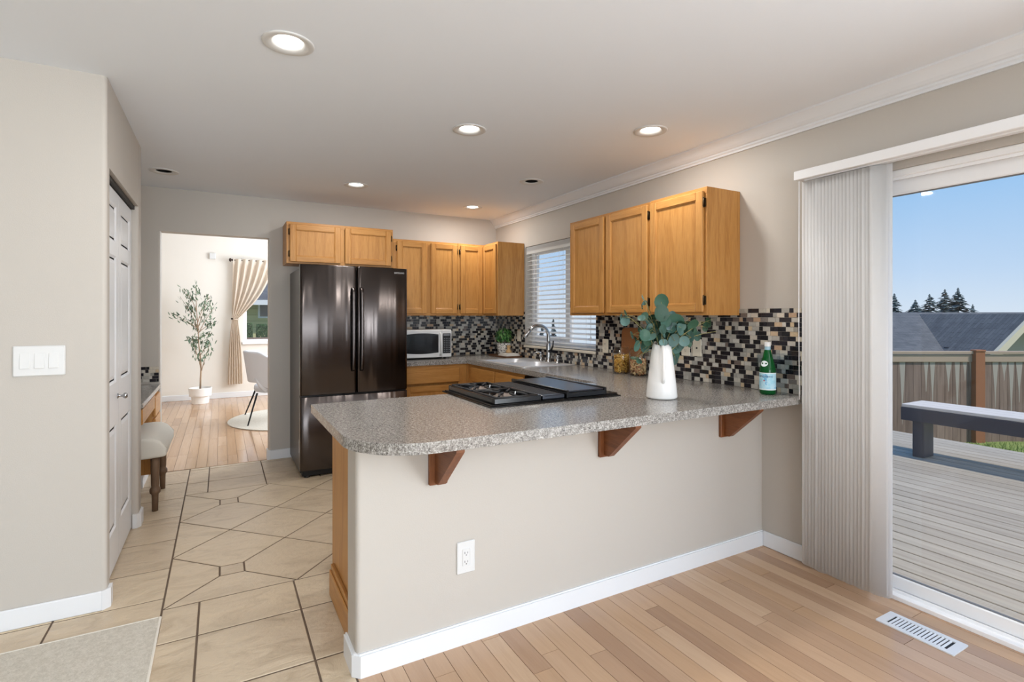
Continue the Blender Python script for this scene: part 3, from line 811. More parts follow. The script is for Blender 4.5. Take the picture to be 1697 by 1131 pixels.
bm = new_bm(); bx(bm, XBF+.06, XR-.01, 3.66, YBF, 0, BZ0); part('toe_kick', bm, M_DARK, root)
for a, b in ((4.205, 4.70), (3.678, 4.187)):
    cab_door(root, MRB, OBZ, OBY, a, b, .70, .836, .0008, name='drawer_front', slab=True)
    cab_door(root, MRB, OBZ, OBY, a, b, BZ0+.02, .672, .0008, fr=.058)
root = thing('dishwasher', 'black dishwasher under the counter beside the sink cabinet', 'dishwasher', (2.47, 3.35, 0))
bm = new_bm(); bx(bm, XBF+.005, XR-.01, 3.053, 3.655, .01, BZ1-.003); part('tub', bm, M_BLACK, root)
bm = new_bm(); bx(bm, XBF-.022, XBF+.004, 3.056, 3.652, .12, .72, .006); part('door', bm, M_ENAMEL, root)
bm = new_bm(); bx(bm, XBF-.026, XBF+.004, 3.056, 3.652, .725, BZ1-.006, .006); bx(bm, XBF-.034, XBF-.025, 3.2, 3.5, .735, .75, .003); part('control_panel', bm, M_ENAMEL, root)
root = thing('base_cabinet', 'oak peninsula base cabinet under the cooktop, backing the half wall', 'cabinet', (1.3, 2.4, 0), 'oak base cabinets')
YPF = 2.68; MPB = lambda u, z, n: (u, YPF+n, z)
bm = new_bm(); bx(bm, .48, 2.15, 2.132, YPF, BZ0, BZ1, .001); bx(bm, 2.15, XR-.003, 2.132, 3.05, BZ0, BZ1); part('carcass', bm, [OBZ], root)
bm = new_bm(); bx(bm, .50, 2.15, 2.132, YPF-.06, 0, BZ0); part('toe_kick', bm, M_DARK, root)
bm = new_bm(); bx(bm, .464, .48, 2.132, YPF-.05, .0, .145, .002); bx(bm, .456, .464, 2.132, YPF-.05, 0, .12, .003); part('plinth', bm, [OBY], root)
for i in range(3):
    a = .50+i*.545; cab_door(root, MPB, OBZ, OBX, a+.01, a+.53, BZ0+.02, .672, .0008, fr=.058); cab_door(root, MPB, OBZ, OBX, a+.01, a+.53, .70, .836, .0008, name='drawer_front', slab=True)

# ------------------------------------------------------------------ worktop
SK = [(2.205, 3.765), (2.205, 4.62), (2.725, 4.62), (2.725, 3.765)]
outl = [(XR-.001, 1.70), (XR-.001, YB-.001), (1.482, YB-.001), (1.482, YBF-.03), (XBF-.03, YBF-.03), (XBF-.03, 2.715), (.385, 2.715)] + \
       arc(.385+.27, 1.70+.27, .27, 180, 270, 16)
bm = new_bm(); prism_holes(bm, outl, [SK], BZ1+.001, ZC)
ob = solo('worktop', bm, M_LAM, (1.8, 2.2, ZC), 'grey speckled laminate worktop running round the kitchen and over the peninsula', 'countertop')
bv = ob.modifiers.new('soft_edge', 'BEVEL'); bv.width = .004; bv.segments = 2; bv.limit_method = 'ANGLE'; bv.angle_limit = R(50)

# brackets
BL = ['oak corbel under the rounded free end of the peninsula counter', 'oak corbel under the middle of the peninsula counter, below the vase', 'oak corbel under the peninsula counter next to the corner by the patio door']
for (xa, xb), lb in zip(((.716, .793), (1.562, 1.640), (2.402, 2.480)), BL):
    xm = (xa+xb)/2; yw = YW
    root = thing('shelf_bracket', lb, 'bracket', (xm, yw, .76), 'oak brackets under the peninsula counter')
    bm = new_bm(); bx(bm, xa, xb, yw-.019, yw-.0003, .672, BZ1, .003); part('back_plate', bm, BRZ, root)
    bm = new_bm(); prism(bm, [(yw-.02, .682), (yw-.052, .682), (yw-.235, .848), (yw-.235, BZ1), (yw-.02, BZ1)], xm-.0165, xm+.0165, M=lambda a, b, c: (c, a, b))
    part('gusset', bm, BRY, root)

# ------------------------------------------------------------------ plates on the walls
def wall_plate(name, M, u, z, w_, h_, mt, label, cat, kind, group=None):
    root = thing(name, label, cat, M(u, z, 0), group)
    bm = new_bm(); bx(bm, u-w_/2, u+w_/2, z-h_/2, z+h_/2, .0005, .007, .003, M=M); part('plate', bm, mt, root)
    if kind == 'outlet' or kind == 'pair':
        bm = new_bm(); bx(bm, u-.017, u+.017, z-.034, z+.034, .007, .009, .002, M=M)
        f = part('receptacle', bm, mt, root)
        for dz in (-.018, .018):
            bm = new_bm()
            bx(bm, u-.0075, u-.0055, z+dz-.003, z+dz+.006, .0088, .0093, M=M); bx(bm, u+.0055, u+.0075, z+dz-.003, z+dz+.005, .0088, .0093, M=M)
            bx(bm, u-.002, u+.002, z+dz-.010, z+dz-.006, .0088, .0093, M=M)
            part('socket', bm, M_DARK, f)
    elif kind == 'jack':
        bm = new_bm(); bx(bm, u-.006, u+.006, z-.008, z+.004, .007, .0085, M=M); part('jack', bm, M_DARK, root)
    elif kind == 'switch':
        bm = new_bm(); bx(bm, u-.016, u+.016, z-.033, z+.033, .007, .0105, .003, M=M); part('rocker', bm, mt, root)
    for dz in (-h_*.42, h_*.42):
        bm = new_bm(); c0 = Vector(M(u, z+dz, .0068)); c1 = Vector(M(u, z+dz, .0082)); tube(bm, [c0, c1], .003, 8)
        part('screw', bm, mt, root)
    return root
MPW = lambda u, z, n: (u, YW-n, z)
MLW = lambda u, z, n: (u, YP-n, z)
MRT = lambda u, z, n: (XR-.0088-n, u, z)
wall_plate('wall_outlet', MPW, .878, .352, .080, .130, M_PLATE, 'white outlet low on the peninsula half wall', 'outlet', 'outlet')
wall_plate('wall_outlet', MRT, 3.385, 1.094, .074, .116, M_ALMOND, 'almond outlet plate on the mosaic next to the sink window', 'outlet', 'outlet')
wall_plate('wall_outlet', MRT, 2.535, 1.128, .074, .116, M_ALMOND, 'almond outlet on the mosaic behind the eucalyptus, nearer the jars', 'outlet', 'outlet')
wall_plate('cable_plate', MRT, 2.438, 1.130, .074, .116, M_ALMOND, 'almond cable plate with one dark hole, directly behind the eucalyptus', 'wall plate', 'jack')
wall_plate('wall_switch', MRT, 4.81, 1.13, .074, .116, M_ALMOND, 'almond switch on the mosaic behind the faucet spout', 'switch', 'switch')
root = thing('light_switch', 'white triple rocker switch plate on the pantry wall', 'switch', (-.69, YP, 1.145))
bm = new_bm(); bx(bm, -.778, -.602, 1.079, 1.211, .0005, .008, .004, M=MLW); part('plate', bm, M_PLATE, root)
for u in (-.738, -.690, -.642):
    bm = new_bm(); MT = lambda a, b, c, u=u: MLW(a, b, c+(1.145-b)*.055)
    bx(bm, u-.017, u+.017, 1.112, 1.180, .004, .0105, .0015, M=MT); part('rocker', bm, M_PLATE, root)
for u in (-.738, -.690, -.642):
    for z in (1.095, 1.197):
        bm = new_bm(); tube(bm, [MLW(u, z, .007), MLW(u, z, .0088)], .0028, 8); part('screw', bm, M_PLATE, root)

# ------------------------------------------------------------------ refrigerator
FX0, FX1, FYB, FYD = .567, 1.470, 5.335, 4.645
root = thing('refrigerator', 'black stainless french door refrigerator with a bottom freezer drawer', 'refrigerator', (1.02, 5.0, 0))
bm = new_bm(); bx(bm, FX0+.004, FX1-.004, FYD, FYB, .035, 1.742, .006); part('body', bm, M_FRSIDE, root)
bm = new_bm(); bx(bm, FX0+.02, FX1-.02, FYD-.03, FYD+.2, .012, .06, .004); part('base_grille', bm, M_BLACK, root)
for x in (FX0+.06, FX1-.06):
    bm = new_bm(); lathe(bm, [(0, 0), (.024, 0), (.026, .01), (.018, .016), (.012, .05)], (x, FYD-.01), 16); part('foot', bm, M_BLACK, root)
def fridge_door(x0, x1, z0, z1, bow, nm):
    """door skin gently bowed outwards, rounded at both edges"""
    bm = new_bm(); n = 22; yb = FYD-.004; d = .062; er = .018
    prof = []
    for i in range(n+1):
        t = i/n; x = x0+(x1-x0)*t
        e0 = min((x-x0), (x1-x))
        rnd_ = er-math.sqrt(max(0, er*er-(er-min(e0, er))**2)) if e0 < er else 0
        s = (x-(FX0+FX1)/2)/((FX1-FX0)/2)
        prof.append((x, yb-d-bow*(1-s*s)+rnd_))
    # dense samples at the rounded edges
    ext = []
    for k in range(1, 6):
        a = er*(1-math.cos(PI/2*k/6)); 
        for x in (x0+a, x1-a):
            e0 = min(x-x0, x1-x); s = (x-(FX0+FX1)/2)/((FX1-FX0)/2)
            ext.append((x, yb-d-bow*(1-s*s)+er-math.sqrt(max(0, er*er-(er-e0)**2))))
    prof = sorted(set(prof+ext))
    pts = [(x1, yb)]+[(x0, yb)]+prof
    zs = [(z0, .004), (z0+.004, 0), (z1-.004, 0), (z1, .004)]
    rings = []
    for z, ins in zs: rings.append([bm.verts.new((x, y+(ins if i >= 2 else 0), z)) for i, (x, y) in enumerate(pts)])
    m = len(pts)
    for a, b in zip(rings, rings[1:]):
        for i in range(m):
            f = bm.faces.new((a[i], a[(i+1) % m], b[(i+1) % m], b[i])); f.smooth = i >= 2 and i < m-1
    bm.faces.new(rings[0]); bm.faces.new(rings[-1][::-1])
    return part(nm, bm, M_BLKSTEEL, root)
XM = 1.0185
dl = fridge_door(FX0, XM-.003, .685, 1.765, .020, 'door'); dr = fridge_door(XM+.003, FX1, .685, 1.765, .020, 'door')
dz = fridge_door(FX0, FX1, .065, .672, .020, 'freezer_drawer')
bm = new_bm(); bx(bm, FX0+.01, FX1-.01, FYD-.05, FYD, .668, .69); part('gap_gasket', bm, M_BLACK, root)
for d_, x in ((dl, XM-.036), (dr, XM+.036)):
    bm = new_bm(); yf = FYD-.086
    path = [(x, yf+.004, .87), (x, yf-.034, .885), (x, yf-.044, .93)]+[(x, yf-.044-.010*math.sin(PI*i/8), .93+(1.535-.93)*i/8) for i in range(1, 8)]+[(x, yf-.044, 1.535), (x, yf-.034, 1.57), (x, yf+.004, 1.585)]
    for a, b in zip(path, path[1:]):
        pass
    rr = []
    for p in path: rr.append([bm.verts.new((p[0]+sx2*.0125, p[1]+sy2*.008, p[2])) for sx2, sy2 in ((-1, -.6), (-.6, -1), (.6, -1), (1, -.6), (1, 1), (-1, 1))])
    for a, b in zip(rr, rr[1:]):
        for k in range(6):
            f = bm.faces.new((a[k], a[(k+1) % 6], b[(k+1) % 6], b[k])); f.smooth = True
    bm.faces.new(rr[0]); bm.faces.new(rr[-1])
    part('handle', bm, M_BLKSTEEL, d_)
bm = new_bm(); yf = FYD-.086
hx0, hx1, hz = FX0+.075, FX1-.075, .605
path = [(hx0, yf+.004), (hx0+.006, yf-.03)]+[(hx0+.03+(hx1-hx0-.06)*i/8, yf-.040-.008*math.sin(PI*i/8)) for i in range(9)]+[(hx1-.006, yf-.03), (hx1, yf+.004)]
rr = [[bm.verts.new((p[0], p[1]+sy2*.008, hz+sz2*.0125)) for sz2, sy2 in ((-1, -.6), (-.6, -1), (.6, -1), (1, -.6), (1, 1), (-1, 1))] for p in path]
for a, b in zip(rr, rr[1:]):
    for k in range(6): bm.faces.new((a[k], a[(k+1) % 6], b[(k+1) % 6], b[k])).smooth = True
bm.faces.new(rr[0]); bm.faces.new(rr[-1]); part('handle', bm, M_STEEL, dz)
bm = new_bm(); s_ = lambda x: (x-(FX0+FX1)/2)/((FX1-FX0)/2)
text_into(bm, 'SAMSUNG', .0205, lambda x, y, z: (1.392+x, FYD-.0665-.020*(1-s_(1.392+x)**2)-z, 1.717+y))
part('brand_lettering', bm, mat('silver_print', srgb(200, 200, 200), .35, .3), dr, 'small silver lettering')
bm = new_bm(); bx(bm, FX0+.002, FX0+.0038, 4.665, 4.677, .20, .31); part('label_strip', bm, M_PLATE, root, 'small white sticker low on the side')

# ------------------------------------------------------------------ cooktop
root = thing('cooktop', 'black gas cooktop with grates and flat griddle covers on the peninsula', 'cooktop', (1.49, 2.5, ZC))
cx0, cx1, cy0, cy1 = 1.10, 1.89, 2.182, 2.80
bm = new_bm(); bx(bm, cx0, cx1, cy0, cy1, ZC+.0005, ZC+.007, .003); bx(bm, cx0+.012, cx1-.012, cy0+.012, cy1-.012, ZC+.007, ZC+.011, .002)
part('base_frame', bm, M_ENAMEL, root)
lx0, lx1, ly0, ly1 = 1.135, 1.398, 2.212, 2.785
bm = new_bm(); z0 = ZC+.011; zt_ = ZC+.038; t = .014
for a in ((lx0, lx1, ly0, ly0+t), (lx0, lx1, ly1-t, ly1), (lx0, lx0+t, ly0+t, ly1-t), (lx1-t, lx1, ly0+t, ly1-t)): bx(bm, *a, z0, zt_, .003)
bx(bm, lx0+t, lx1-t, ly0+t, ly1-t, z0, z0+.008)
bm2 = part('burner_tray', bm, M_ENAMEL, root)
for by in (2.355, 2.64):
    cxm = (lx0+lx1)/2
    bm = new_bm(); lathe(bm, [(.058, z0+.008), (.058, z0+.014), (.046, z0+.018), (.042, z0+.024), (0, z0+.025)], (cxm, by), 24)
    part('burner', bm, mat('burner_cap', srgb(120, 108, 100), .5, .3) if 'burner_cap' not in MATS else MATS['burner_cap'], root, 'grey burner cap')
    bm = new_bm(); zg = zt_+.004
    for k in range(4):
        an = PI/4+k*PI/2
        p0 = (cxm+.028*math.cos(an), by+.028*math.sin(an), zg); p1 = (cxm+.085*math.cos(an), by+.085*math.sin(an), zg+.002); p2 = (cxm+.118*math.cos(an)*.98, by+.132*math.sin(an), zg-.006)
        tube(bm, [p0, p1, p2], [.006, .0075, .006], 6)
    y0_, y1_ = by-.134, by+.134
    for a, b in (((lx0+.02, y0_), (lx1-.02, y0_)), ((lx1-.02, y0_), (lx1-.02, y1_)), ((lx1-.02, y1_), (lx0+.02, y1_)), ((lx0+.02, y1_), (lx0+.02, y0_))):
        tube(bm, [(a[0], a[1], zg-.004), (b[0], b[1], zg-.004)], .0065, 6)
    for dx_, dy_ in ((0, -.134), (0, .134)): tube(bm, [(cxm, by+dy_, zg-.003), (cxm, by+dy_*.42, zg+.002)], [.0065, .0055], 6)
    part('grate', bm, M_IRON, root)
    bm = new_bm(); tube(bm, [(cxm+.03, by-.05, z0+.012), (cxm+.035, by-.052, zt_+.014)], .003, 6); part('igniter', bm, M_STEEL, root)
bm = new_bm(); bx(bm, 1.406, 1.540, ly0-.002, ly1, z0, ZC+.034, .006, seg=2); part('vent_cover', bm, M_GRIDDLE, root)
bm = new_bm()
for i in range(26):
    y = ly0+.03+i*.021; bx(bm, 1.42, 1.526, y, y+.007, ZC+.0335, ZC+.0355, .001)
part('vent_slots', bm, M_IRON, root)
gx0, gx1 = 1.553, 1.805
bm = new_bm(); bx(bm, gx0, gx1, ly0-.006, ly1, z0, ZC+.040, .004); part('griddle_tray', bm, M_ENAMEL, root)
bm = new_bm(); bx(bm, gx0+.012, gx1-.014, ly0-.004, ly1-.006, ZC+.0395, ZC+.047, .005, seg=2); part('griddle_cover', bm, M_GRIDDLE, root)
bm = new_bm(); bx(bm, gx0-.006, gx0+.008, ly0-.01, ly1+.004, z0, ZC+.052, .003); bx(bm, gx1-.012, gx1+.004, ly0-.008, ly1+.004, z0, ZC+.052, .003); part('side_rail', bm, M_ENAMEL, root)
bm = new_bm(); bx(bm, 1.812, 1.884, 2.205, 2.78, z0, z0+.006, .002); part('control_strip', bm, M_ENAMEL, root)
for i in range(4):
    bm = new_bm(); lathe(bm, [(.021, z0+.006), (.020, z0+.022), (.016, z0+.026), (0, z0+.026)], (1.848, 2.34+i*.115), 18); part('knob', bm, M_BLACK, root)

# ------------------------------------------------------------------ sink, faucet, dispensers
root = thing('sink', 'stainless steel double bowl sink under the window', 'sink', (2.46, 4.2, ZC))
bowls = [(2.235, 2.61, 4.215, 4.575), (2.235, 2.61, 3.81, 4.175)]
def rrect(x0, x1, y0, y1, r, n=5): return arc(x1-r, y0+r, r, -90, 0, n)+arc(x1-r, y1-r, r, 0, 90, n)+arc(x0+r, y1-r, r, 90, 180, n)+arc(x0+r, y0+r, r, 180, 270, n)
bm = new_bm(); prism_holes(bm, rrect(2.19, 2.738, 3.748, 4.636, .03), [rrect(*b, .05) for b in bowls], ZC+.0004, ZC+.005)
rim = part('rim', bm, M_STEEL, root)
for b in bowls:
    bm = new_bm(); loops = []
    for ins, z, r in ((0, ZC+.004, .05), (.004, ZC-.01, .05), (.012, ZC-.15, .055), (.035, ZC-.172, .06), (.1, ZC-.178, .05)):
        loops.append([bm.verts.new((x, y, z)) for x, y in rrect(b[0]+ins, b[1]-ins, b[2]+ins, b[3]-ins, r)])
    for a, c in zip(loops, loops[1:]):
        n = len(a)
        for i in range(n): bm.faces.new((a[i], a[(i+1) % n], c[(i+1) % n], c[i])).smooth = True
    bm.faces.new(loops[-1])
    bw = part('bowl', bm, M_STEEL, root)
    bm = new_bm(); lathe(bm, [(.044, ZC-.177), (.042, ZC-.174), (.03, ZC-.174), (.026, ZC-.186), (0, ZC-.186)], ((b[0]+b[1])/2, (b[2]+b[3])/2), 24); part('drain', bm, M_CHROME, bw)
root = thing('faucet', 'tall gooseneck pull down kitchen faucet behind the sink', 'faucet', (2.668, 4.095, ZC+.005))
fx, fy, fz = 2.668, 4.095, ZC+.005
bm = new_bm(); lathe(bm, [(0, fz), (.030, fz), (.030, fz+.006), (.024, fz+.012), (.022, fz+.06), (.0215, fz+.15), (.016, fz+.175)], (fx, fy), 24); part('body', bm, M_CHROME, root)
bm = new_bm()
pth = [(fx, fy, fz+.16), (fx, fy, fz+.20)]+[(fx-.105+.105*math.cos(R(a)), fy+.02*(1-math.cos(R(a)))*.5, fz+.235+.105*math.sin(R(a))) for a in range(0, 150, 12)]
tube(bm, pth, .0165, 14); part('spout', bm, M_CHROME, root)
p = Vector(pth[-1]); q = Vector(pth[-1])-Vector(pth[-2]); q.normalize()
bm = new_bm(); tube(bm, [p, p+q*.02, p+q*.07, p+q*.085], [.015, .018, .0185, .016], 14); part('spray_head', bm, M_CHROME, root)
bm = new_bm(); tube(bm, [(fx, fy-.015, fz+.10), (fx, fy-.045, fz+.105)], .016, 12); tube(bm, [(fx, fy-.04, fz+.105), (fx+.01, fy-.058, fz+.15), (fx+.012, fy-.062, fz+.20)], [.010, .007, .0055], 10)
part('lever', bm, M_BLACK, root, 'dark side lever')
def dispenser(x, y, label, pump):
    root = thing('soap_dispenser', label, 'soap dispenser', (x, y, ZC+.005)); z = ZC+.005
    bm = new_bm(); lathe(bm, [(0, z), (.021, z), (.021, z+.006), (.014, z+.012), (.013, z+.05), (.017, z+.056), (.017, z+.07), (0, z+.072)], (x, y), 20); part('body', bm, M_CHROME, root)
    if pump:
        bm = new_bm(); tube(bm, [(x, y, z+.068), (x, y, z+.082), (x-.02, y+.01, z+.088), (x-.065, y+.02, z+.078)], [.007, .007, .006, .004], 8); part('nozzle', bm, M_CHROME, root)
dispenser(2.652, 4.20, 'chrome pump soap dispenser beyond the faucet', True)
dispenser(2.672, 3.95, 'short chrome air gap cap on the near side of the faucet', False)

# ------------------------------------------------------------------ microwave
root = thing('microwave', 'white microwave with a black window on the back counter', 'microwave', (1.81, 5.1, ZC))
mx0, mx1, my0, my1, mz0, mz1 = 1.54, 2.055, 4.965, 5.325, ZC+.018, 1.203
MM_ = lambda u, z, n: (u, my0-n, z)
bm = new_bm(); bx(bm, mx0, mx1, my0+.012, my1, mz0, mz1, .006); part('case', bm, M_PLATE, root)
bm = new_bm(); bx(bm, mx0, 1.948, mz0, mz1, -.012, .010, .008, seg=2, M=MM_)
door = part('door', bm, M_PLATE, root)
bm = new_bm()
wu0, wu1, wz0, wz1 = mx0+.022, 1.912, mz0+.048, mz1-.046
pts = [(wu0, wz0)]+[(wu0+(wu1-wu0)*i/10, wz0-.010*math.sin(PI*i/10)) for i in range(1, 10)]+[(wu1, wz0), (wu1, wz1)]+[(wu1-(wu1-wu0)*i/10, wz1+.012*math.sin(PI*i/10)) for i in range(1, 10)]+[(wu0, wz1)]
prism(bm, pts, .0098, .0112, M=MM_)
part('window', bm, mat('dark_oven_window', srgb(22, 24, 28), .1, spec=.6), door, 'black oval-edged window')
bm = new_bm(); tube(bm, [(1.930, my0-.008, mz0+.02), (1.930, my0-.034, mz0+.04), (1.930, my0-.038, (mz0+mz1)/2), (1.930, my0-.034, mz1-.045), (1.930, my0-.008, mz1-.03)], .0085, 10); part('handle', bm, M_PLATE, door)
bm = new_bm(); bx(bm, 1.950, mx1, mz0, mz1, -.012, .008, .006, M=MM_); cp_ = part('control_panel', bm, M_PLATE, root)
bm = new_bm(); bx(bm, 1.958, mx1-.012, mz0+.038, mz1-.038, .0078, .0092, .001, M=MM_); kp = part('keypad', bm, M_BLACK, cp_, 'black keypad')
M_KEY = mat('key_print', srgb(120, 122, 126), .5)
bm = new_bm()
for r_ in range(8):
    for c_ in range(3):
        u = 1.970+c_*.025; z = mz0+.052+r_*.019; bx(bm, u, u+.015, z, z+.006, .009, .0096, M=MM_)
bx(bm, 1.966, mx1-.02, mz1-.062, mz1-.046, .009, .0096, M=MM_)
part('key', bm, M_KEY, kp)
for x in (mx0+.05, mx1-.05):
    for y in (my0+.06, my1-.05):
        bm = new_bm(); lathe(bm, [(0, ZC+.0005), (.013, ZC+.0005), (.015, ZC+.018), (0, ZC+.019)], (x, y), 12); part('foot', bm, M_BLACK, root)
bm = new_bm(); tube(bm, bez((2.05, 5.30, 1.10), (2.12, 5.335, 1.09), (2.16, 5.345, 1.02), (2.22, 5.34, ZC+.006), 14)+bez((2.22, 5.34, ZC+.006), (2.24, 5.33, ZC+.005), (2.14, 5.325, ZC+.005), (2.08, 5.30, ZC+.006), 8)[1:], .004, 8)
solo('power_cord', bm, M_BLACK, (2.15, 5.33, ZC+.1), 'thin black cord running down the mosaic beside the microwave', 'cord')

# ------------------------------------------------------------------ tray with plant in the corner
root = thing('serving_tray', 'dark wooden tray on the counter in the corner by the sink', 'tray', (2.66, 4.93, ZC))
bm = new_bm(); M_WALNUT = mat('dark_walnut', srgb(104, 70, 44), .45)
prism(bm, rrect(2.555, 2.765, 4.72, 5.13, .03), ZC+.001, ZC+.010); part('board', bm, M_WALNUT, root)
bm = new_bm(); o_l, i_l = rrect(2.553, 2.767, 4.718, 5.132, .03), rrect(2.562, 2.758, 4.727, 5.123, .024)
prism_holes(bm, o_l, [i_l], ZC+.009, ZC+.017); part('rim', bm, M_WALNUT, root)
root = thing('potted_plant', 'leafy green ball plant in a patterned black and white pot on the tray', 'plant', (2.70, 5.03, ZC+.010))
pm = mat('patterned_pot', srgb(238, 234, 226), .4); n_ = N(pm)
v_ = n_.n('TexVoronoi', feature='DISTANCE_TO_EDGE'); v_.inputs['Scale'].default_value = 55; n_.l(n_.coords(), v_.inputs['Vector'])
n_.base(n_.ramp(v_.outputs['Distance'], [(.0, srgb(236, 232, 224)), (.18, srgb(236, 232, 224)), (.22, srgb(40, 38, 40)), (1, srgb(40, 38, 40))]))
pz = ZC+.0105; pc = (2.70, 5.03)
bm = new_bm(); lathe(bm, [(0, pz), (.060, pz), (.064, pz+.004), (.080, pz+.122), (.082, pz+.128), (.076, pz+.128), (.072, pz+.10), (0, pz+.10)], pc, 32); part('pot', bm, pm, root)
M_BOX = mat('boxwood_leaf', srgb(74, 128, 58), .45); nn = N(M_BOX); gg = nn.n('NewGeometry')
nn.base(nn.ramp(gg.outputs['Random Per Island'], [(0, srgb(40, 92, 44)), (.5, srgb(74, 130, 62)), (1, srgb(134, 176, 104))]))
bm = new_bm(); rnd = random.Random(4)
for i in range(420):
    d = Vector((rnd.gauss(0, 1), rnd.gauss(0, 1), rnd.gauss(0, 1))).normalized()
    if d.z < -.75: continue
    r_ = .088*rnd.uniform(.72, 1.08); c = Vector((pc[0], pc[1], pz+.205))+Vector((d.x*1.02, d.y*1.02, d.z*.93))*r_
    nr = (d+Vector((rnd.uniform(-.7, .7), rnd.uniform(-.7, .7), rnd.uniform(-.3, .8)))).normalized()
    leaf(bm, c, nr, Vector((rnd.uniform(-1, 1), rnd.uniform(-1, 1), 1)), .026, .014, .2, rows=3)
part('foliage', bm, M_BOX, root, normals=False)
bm = new_bm()
for i in range(14):
    a = rnd.random()*6.28; tube(bm, [(pc[0]+.02*math.cos(a), pc[1]+.02*math.sin(a), pz+.098), (pc[0]+.05*math.cos(a), pc[1]+.05*math.sin(a), pz+.15), (pc[0]+.07*math.cos(a), pc[1]+.07*math.sin(a), pz+.2)], .0015, 4)
part('stem', bm, mat('boxwood_stem', srgb(92, 74, 48), .7), root)
M_LIGHTWOOD = mat('pale_beech', srgb(206, 168, 118), .5)
bm = new_bm(); c = (2.690, 4.905); z = ZC+.041
lathe(bm, [(0, z), (.030, z), (.033, z+.008), (.030, z+.022), (.018, z+.034), (.013, z+.044), (.018, z+.056), (.024, z+.066), (.018, z+.078), (0, z+.082)], c, 24)
solo('dish_brush', bm, M_LIGHTWOOD, (c[0], c[1], z), 'pale wooden knob handled brush standing on the folded cloth', 'brush')
root = thing('folded_cloth', 'folded white dish cloth lying on the corner tray', 'cloth', (2.67, 4.86, ZC+.0105)); M_CLOTH = paint('white_cotton', srgb(240, 236, 228), .9, .3, 400)
for k_, (ins, zz) in enumerate(((0, 0), (.004, .010), (.010, .020))):
    bm = new_bm(); bx(bm, 2.585+ins, 2.748-ins, 4.76+ins, 4.955-ins*2, ZC+.0105+zz, ZC+.0203+zz, .004, seg=2, smooth=True); part('fold', bm, M_CLOTH, root)

# ------------------------------------------------------------------ jars, cutting board
def jar(cx, cy, label, pm, plabel, seed, fill):
    r = .068; z = ZC+.0006
    root = thing('glass_jar', label, 'jar', (cx, cy, z), 'glass pasta jars')
    bm = new_bm(); lathe(bm, [(0, z), (r-.006, z), (r, z+.008), (r, z+.155), (r-.006, z+.172), (r-.016, z+.182), (r-.014, z+.196), (r-.017, z+.196), (r-.019, z+.182), (r-.010, z+.170), (r-.004, z+.153), (r-.004, z+.010), (0, z+.006)], (cx, cy), 36)
    part('body', bm, M_JAR, root)
    bm = new_bm(); lathe(bm, [(0, z+.19), (r-.018, z+.19), (r-.012, z+.198), (r-.014, z+.206), (.02, z+.212), (.009, z+.216), (.009, z+.222), (.020, z+.232), (.022, z+.243), (.014, z+.254), (0, z+.256)], (cx, cy), 28)
    part('lid', bm, M_JAR, root)
    rnd = random.Random(seed); bm = new_bm()
    for i in range(430):
        a = rnd.random()*2*PI; rr = (r-.014)*(rnd.random()**.28); zz = z+.012+rnd.random()*fill
        c = Vector((cx+rr*math.cos(a), cy+rr*math.sin(a), zz)); d = Vector((rnd.gauss(0, 1), rnd.gauss(0, 1), rnd.gauss(0, .7))).normalized()
        u = Vector((math.cos(a), math.sin(a), 0)); d = (d-u*d.dot(u)*.85).normalized()*.011
        tube(bm, [c-d, c+u*.0015, c+d], [.0032, .0038, .0032], 5)
    solo('dried_pasta', bm, pm, (cx, cy, z+.012), plabel, 'pasta', kind='stuff')
def pasta_mat(nm, stops):
    m = mat(nm, rough=.55); n = N(m); g = n.n('NewGeometry'); n.base(n.ramp(g.outputs['Random Per Island'], stops)); return m
PM1 = pasta_mat('yellow_pasta', [(0, srgb(196, 140, 48)), (.5, srgb(222, 172, 76)), (1, srgb(236, 196, 110))])
PM2 = pasta_mat('mixed_pasta', [(0, srgb(176, 98, 70)), (.35, srgb(222, 184, 132)), (.7, srgb(234, 208, 162)), (1, srgb(196, 150, 90))])
jar(2.655, 3.065, 'glass jar of yellow pasta on the counter, nearer the sink', PM1, 'yellow spiral pasta filling the jar nearer the sink', 5, .125)
jar(2.660, 2.888, 'glass jar of pale mixed pasta, half behind the vase', PM2, 'pale mixed pasta filling the jar half behind the vase', 6, .105)
bm = new_bm(); th = R(2.5); MBo = lambda u, z, n: (XR-.010-n-(1.245-z)*math.tan(th), u, z)
prism(bm, [(3.165, ZC+.004), (2.945, ZC+.004), (2.945, 1.22)]+[(2.945+.03*(1-math.cos(a))-.0, 1.22+.03*math.sin(a)) for a in (.5, 1.0, 1.57)]+[(3.135, 1.25), (3.155, 1.242), (3.165, 1.22)], .001, .018, M=MBo)
solo('cutting_board', bm, mat('brown_board', srgb(150, 98, 58), .45), (2.74, 3.05, ZC+.004), 'brown wooden board leaning on the mosaic behind the pasta jars', 'cutting board')

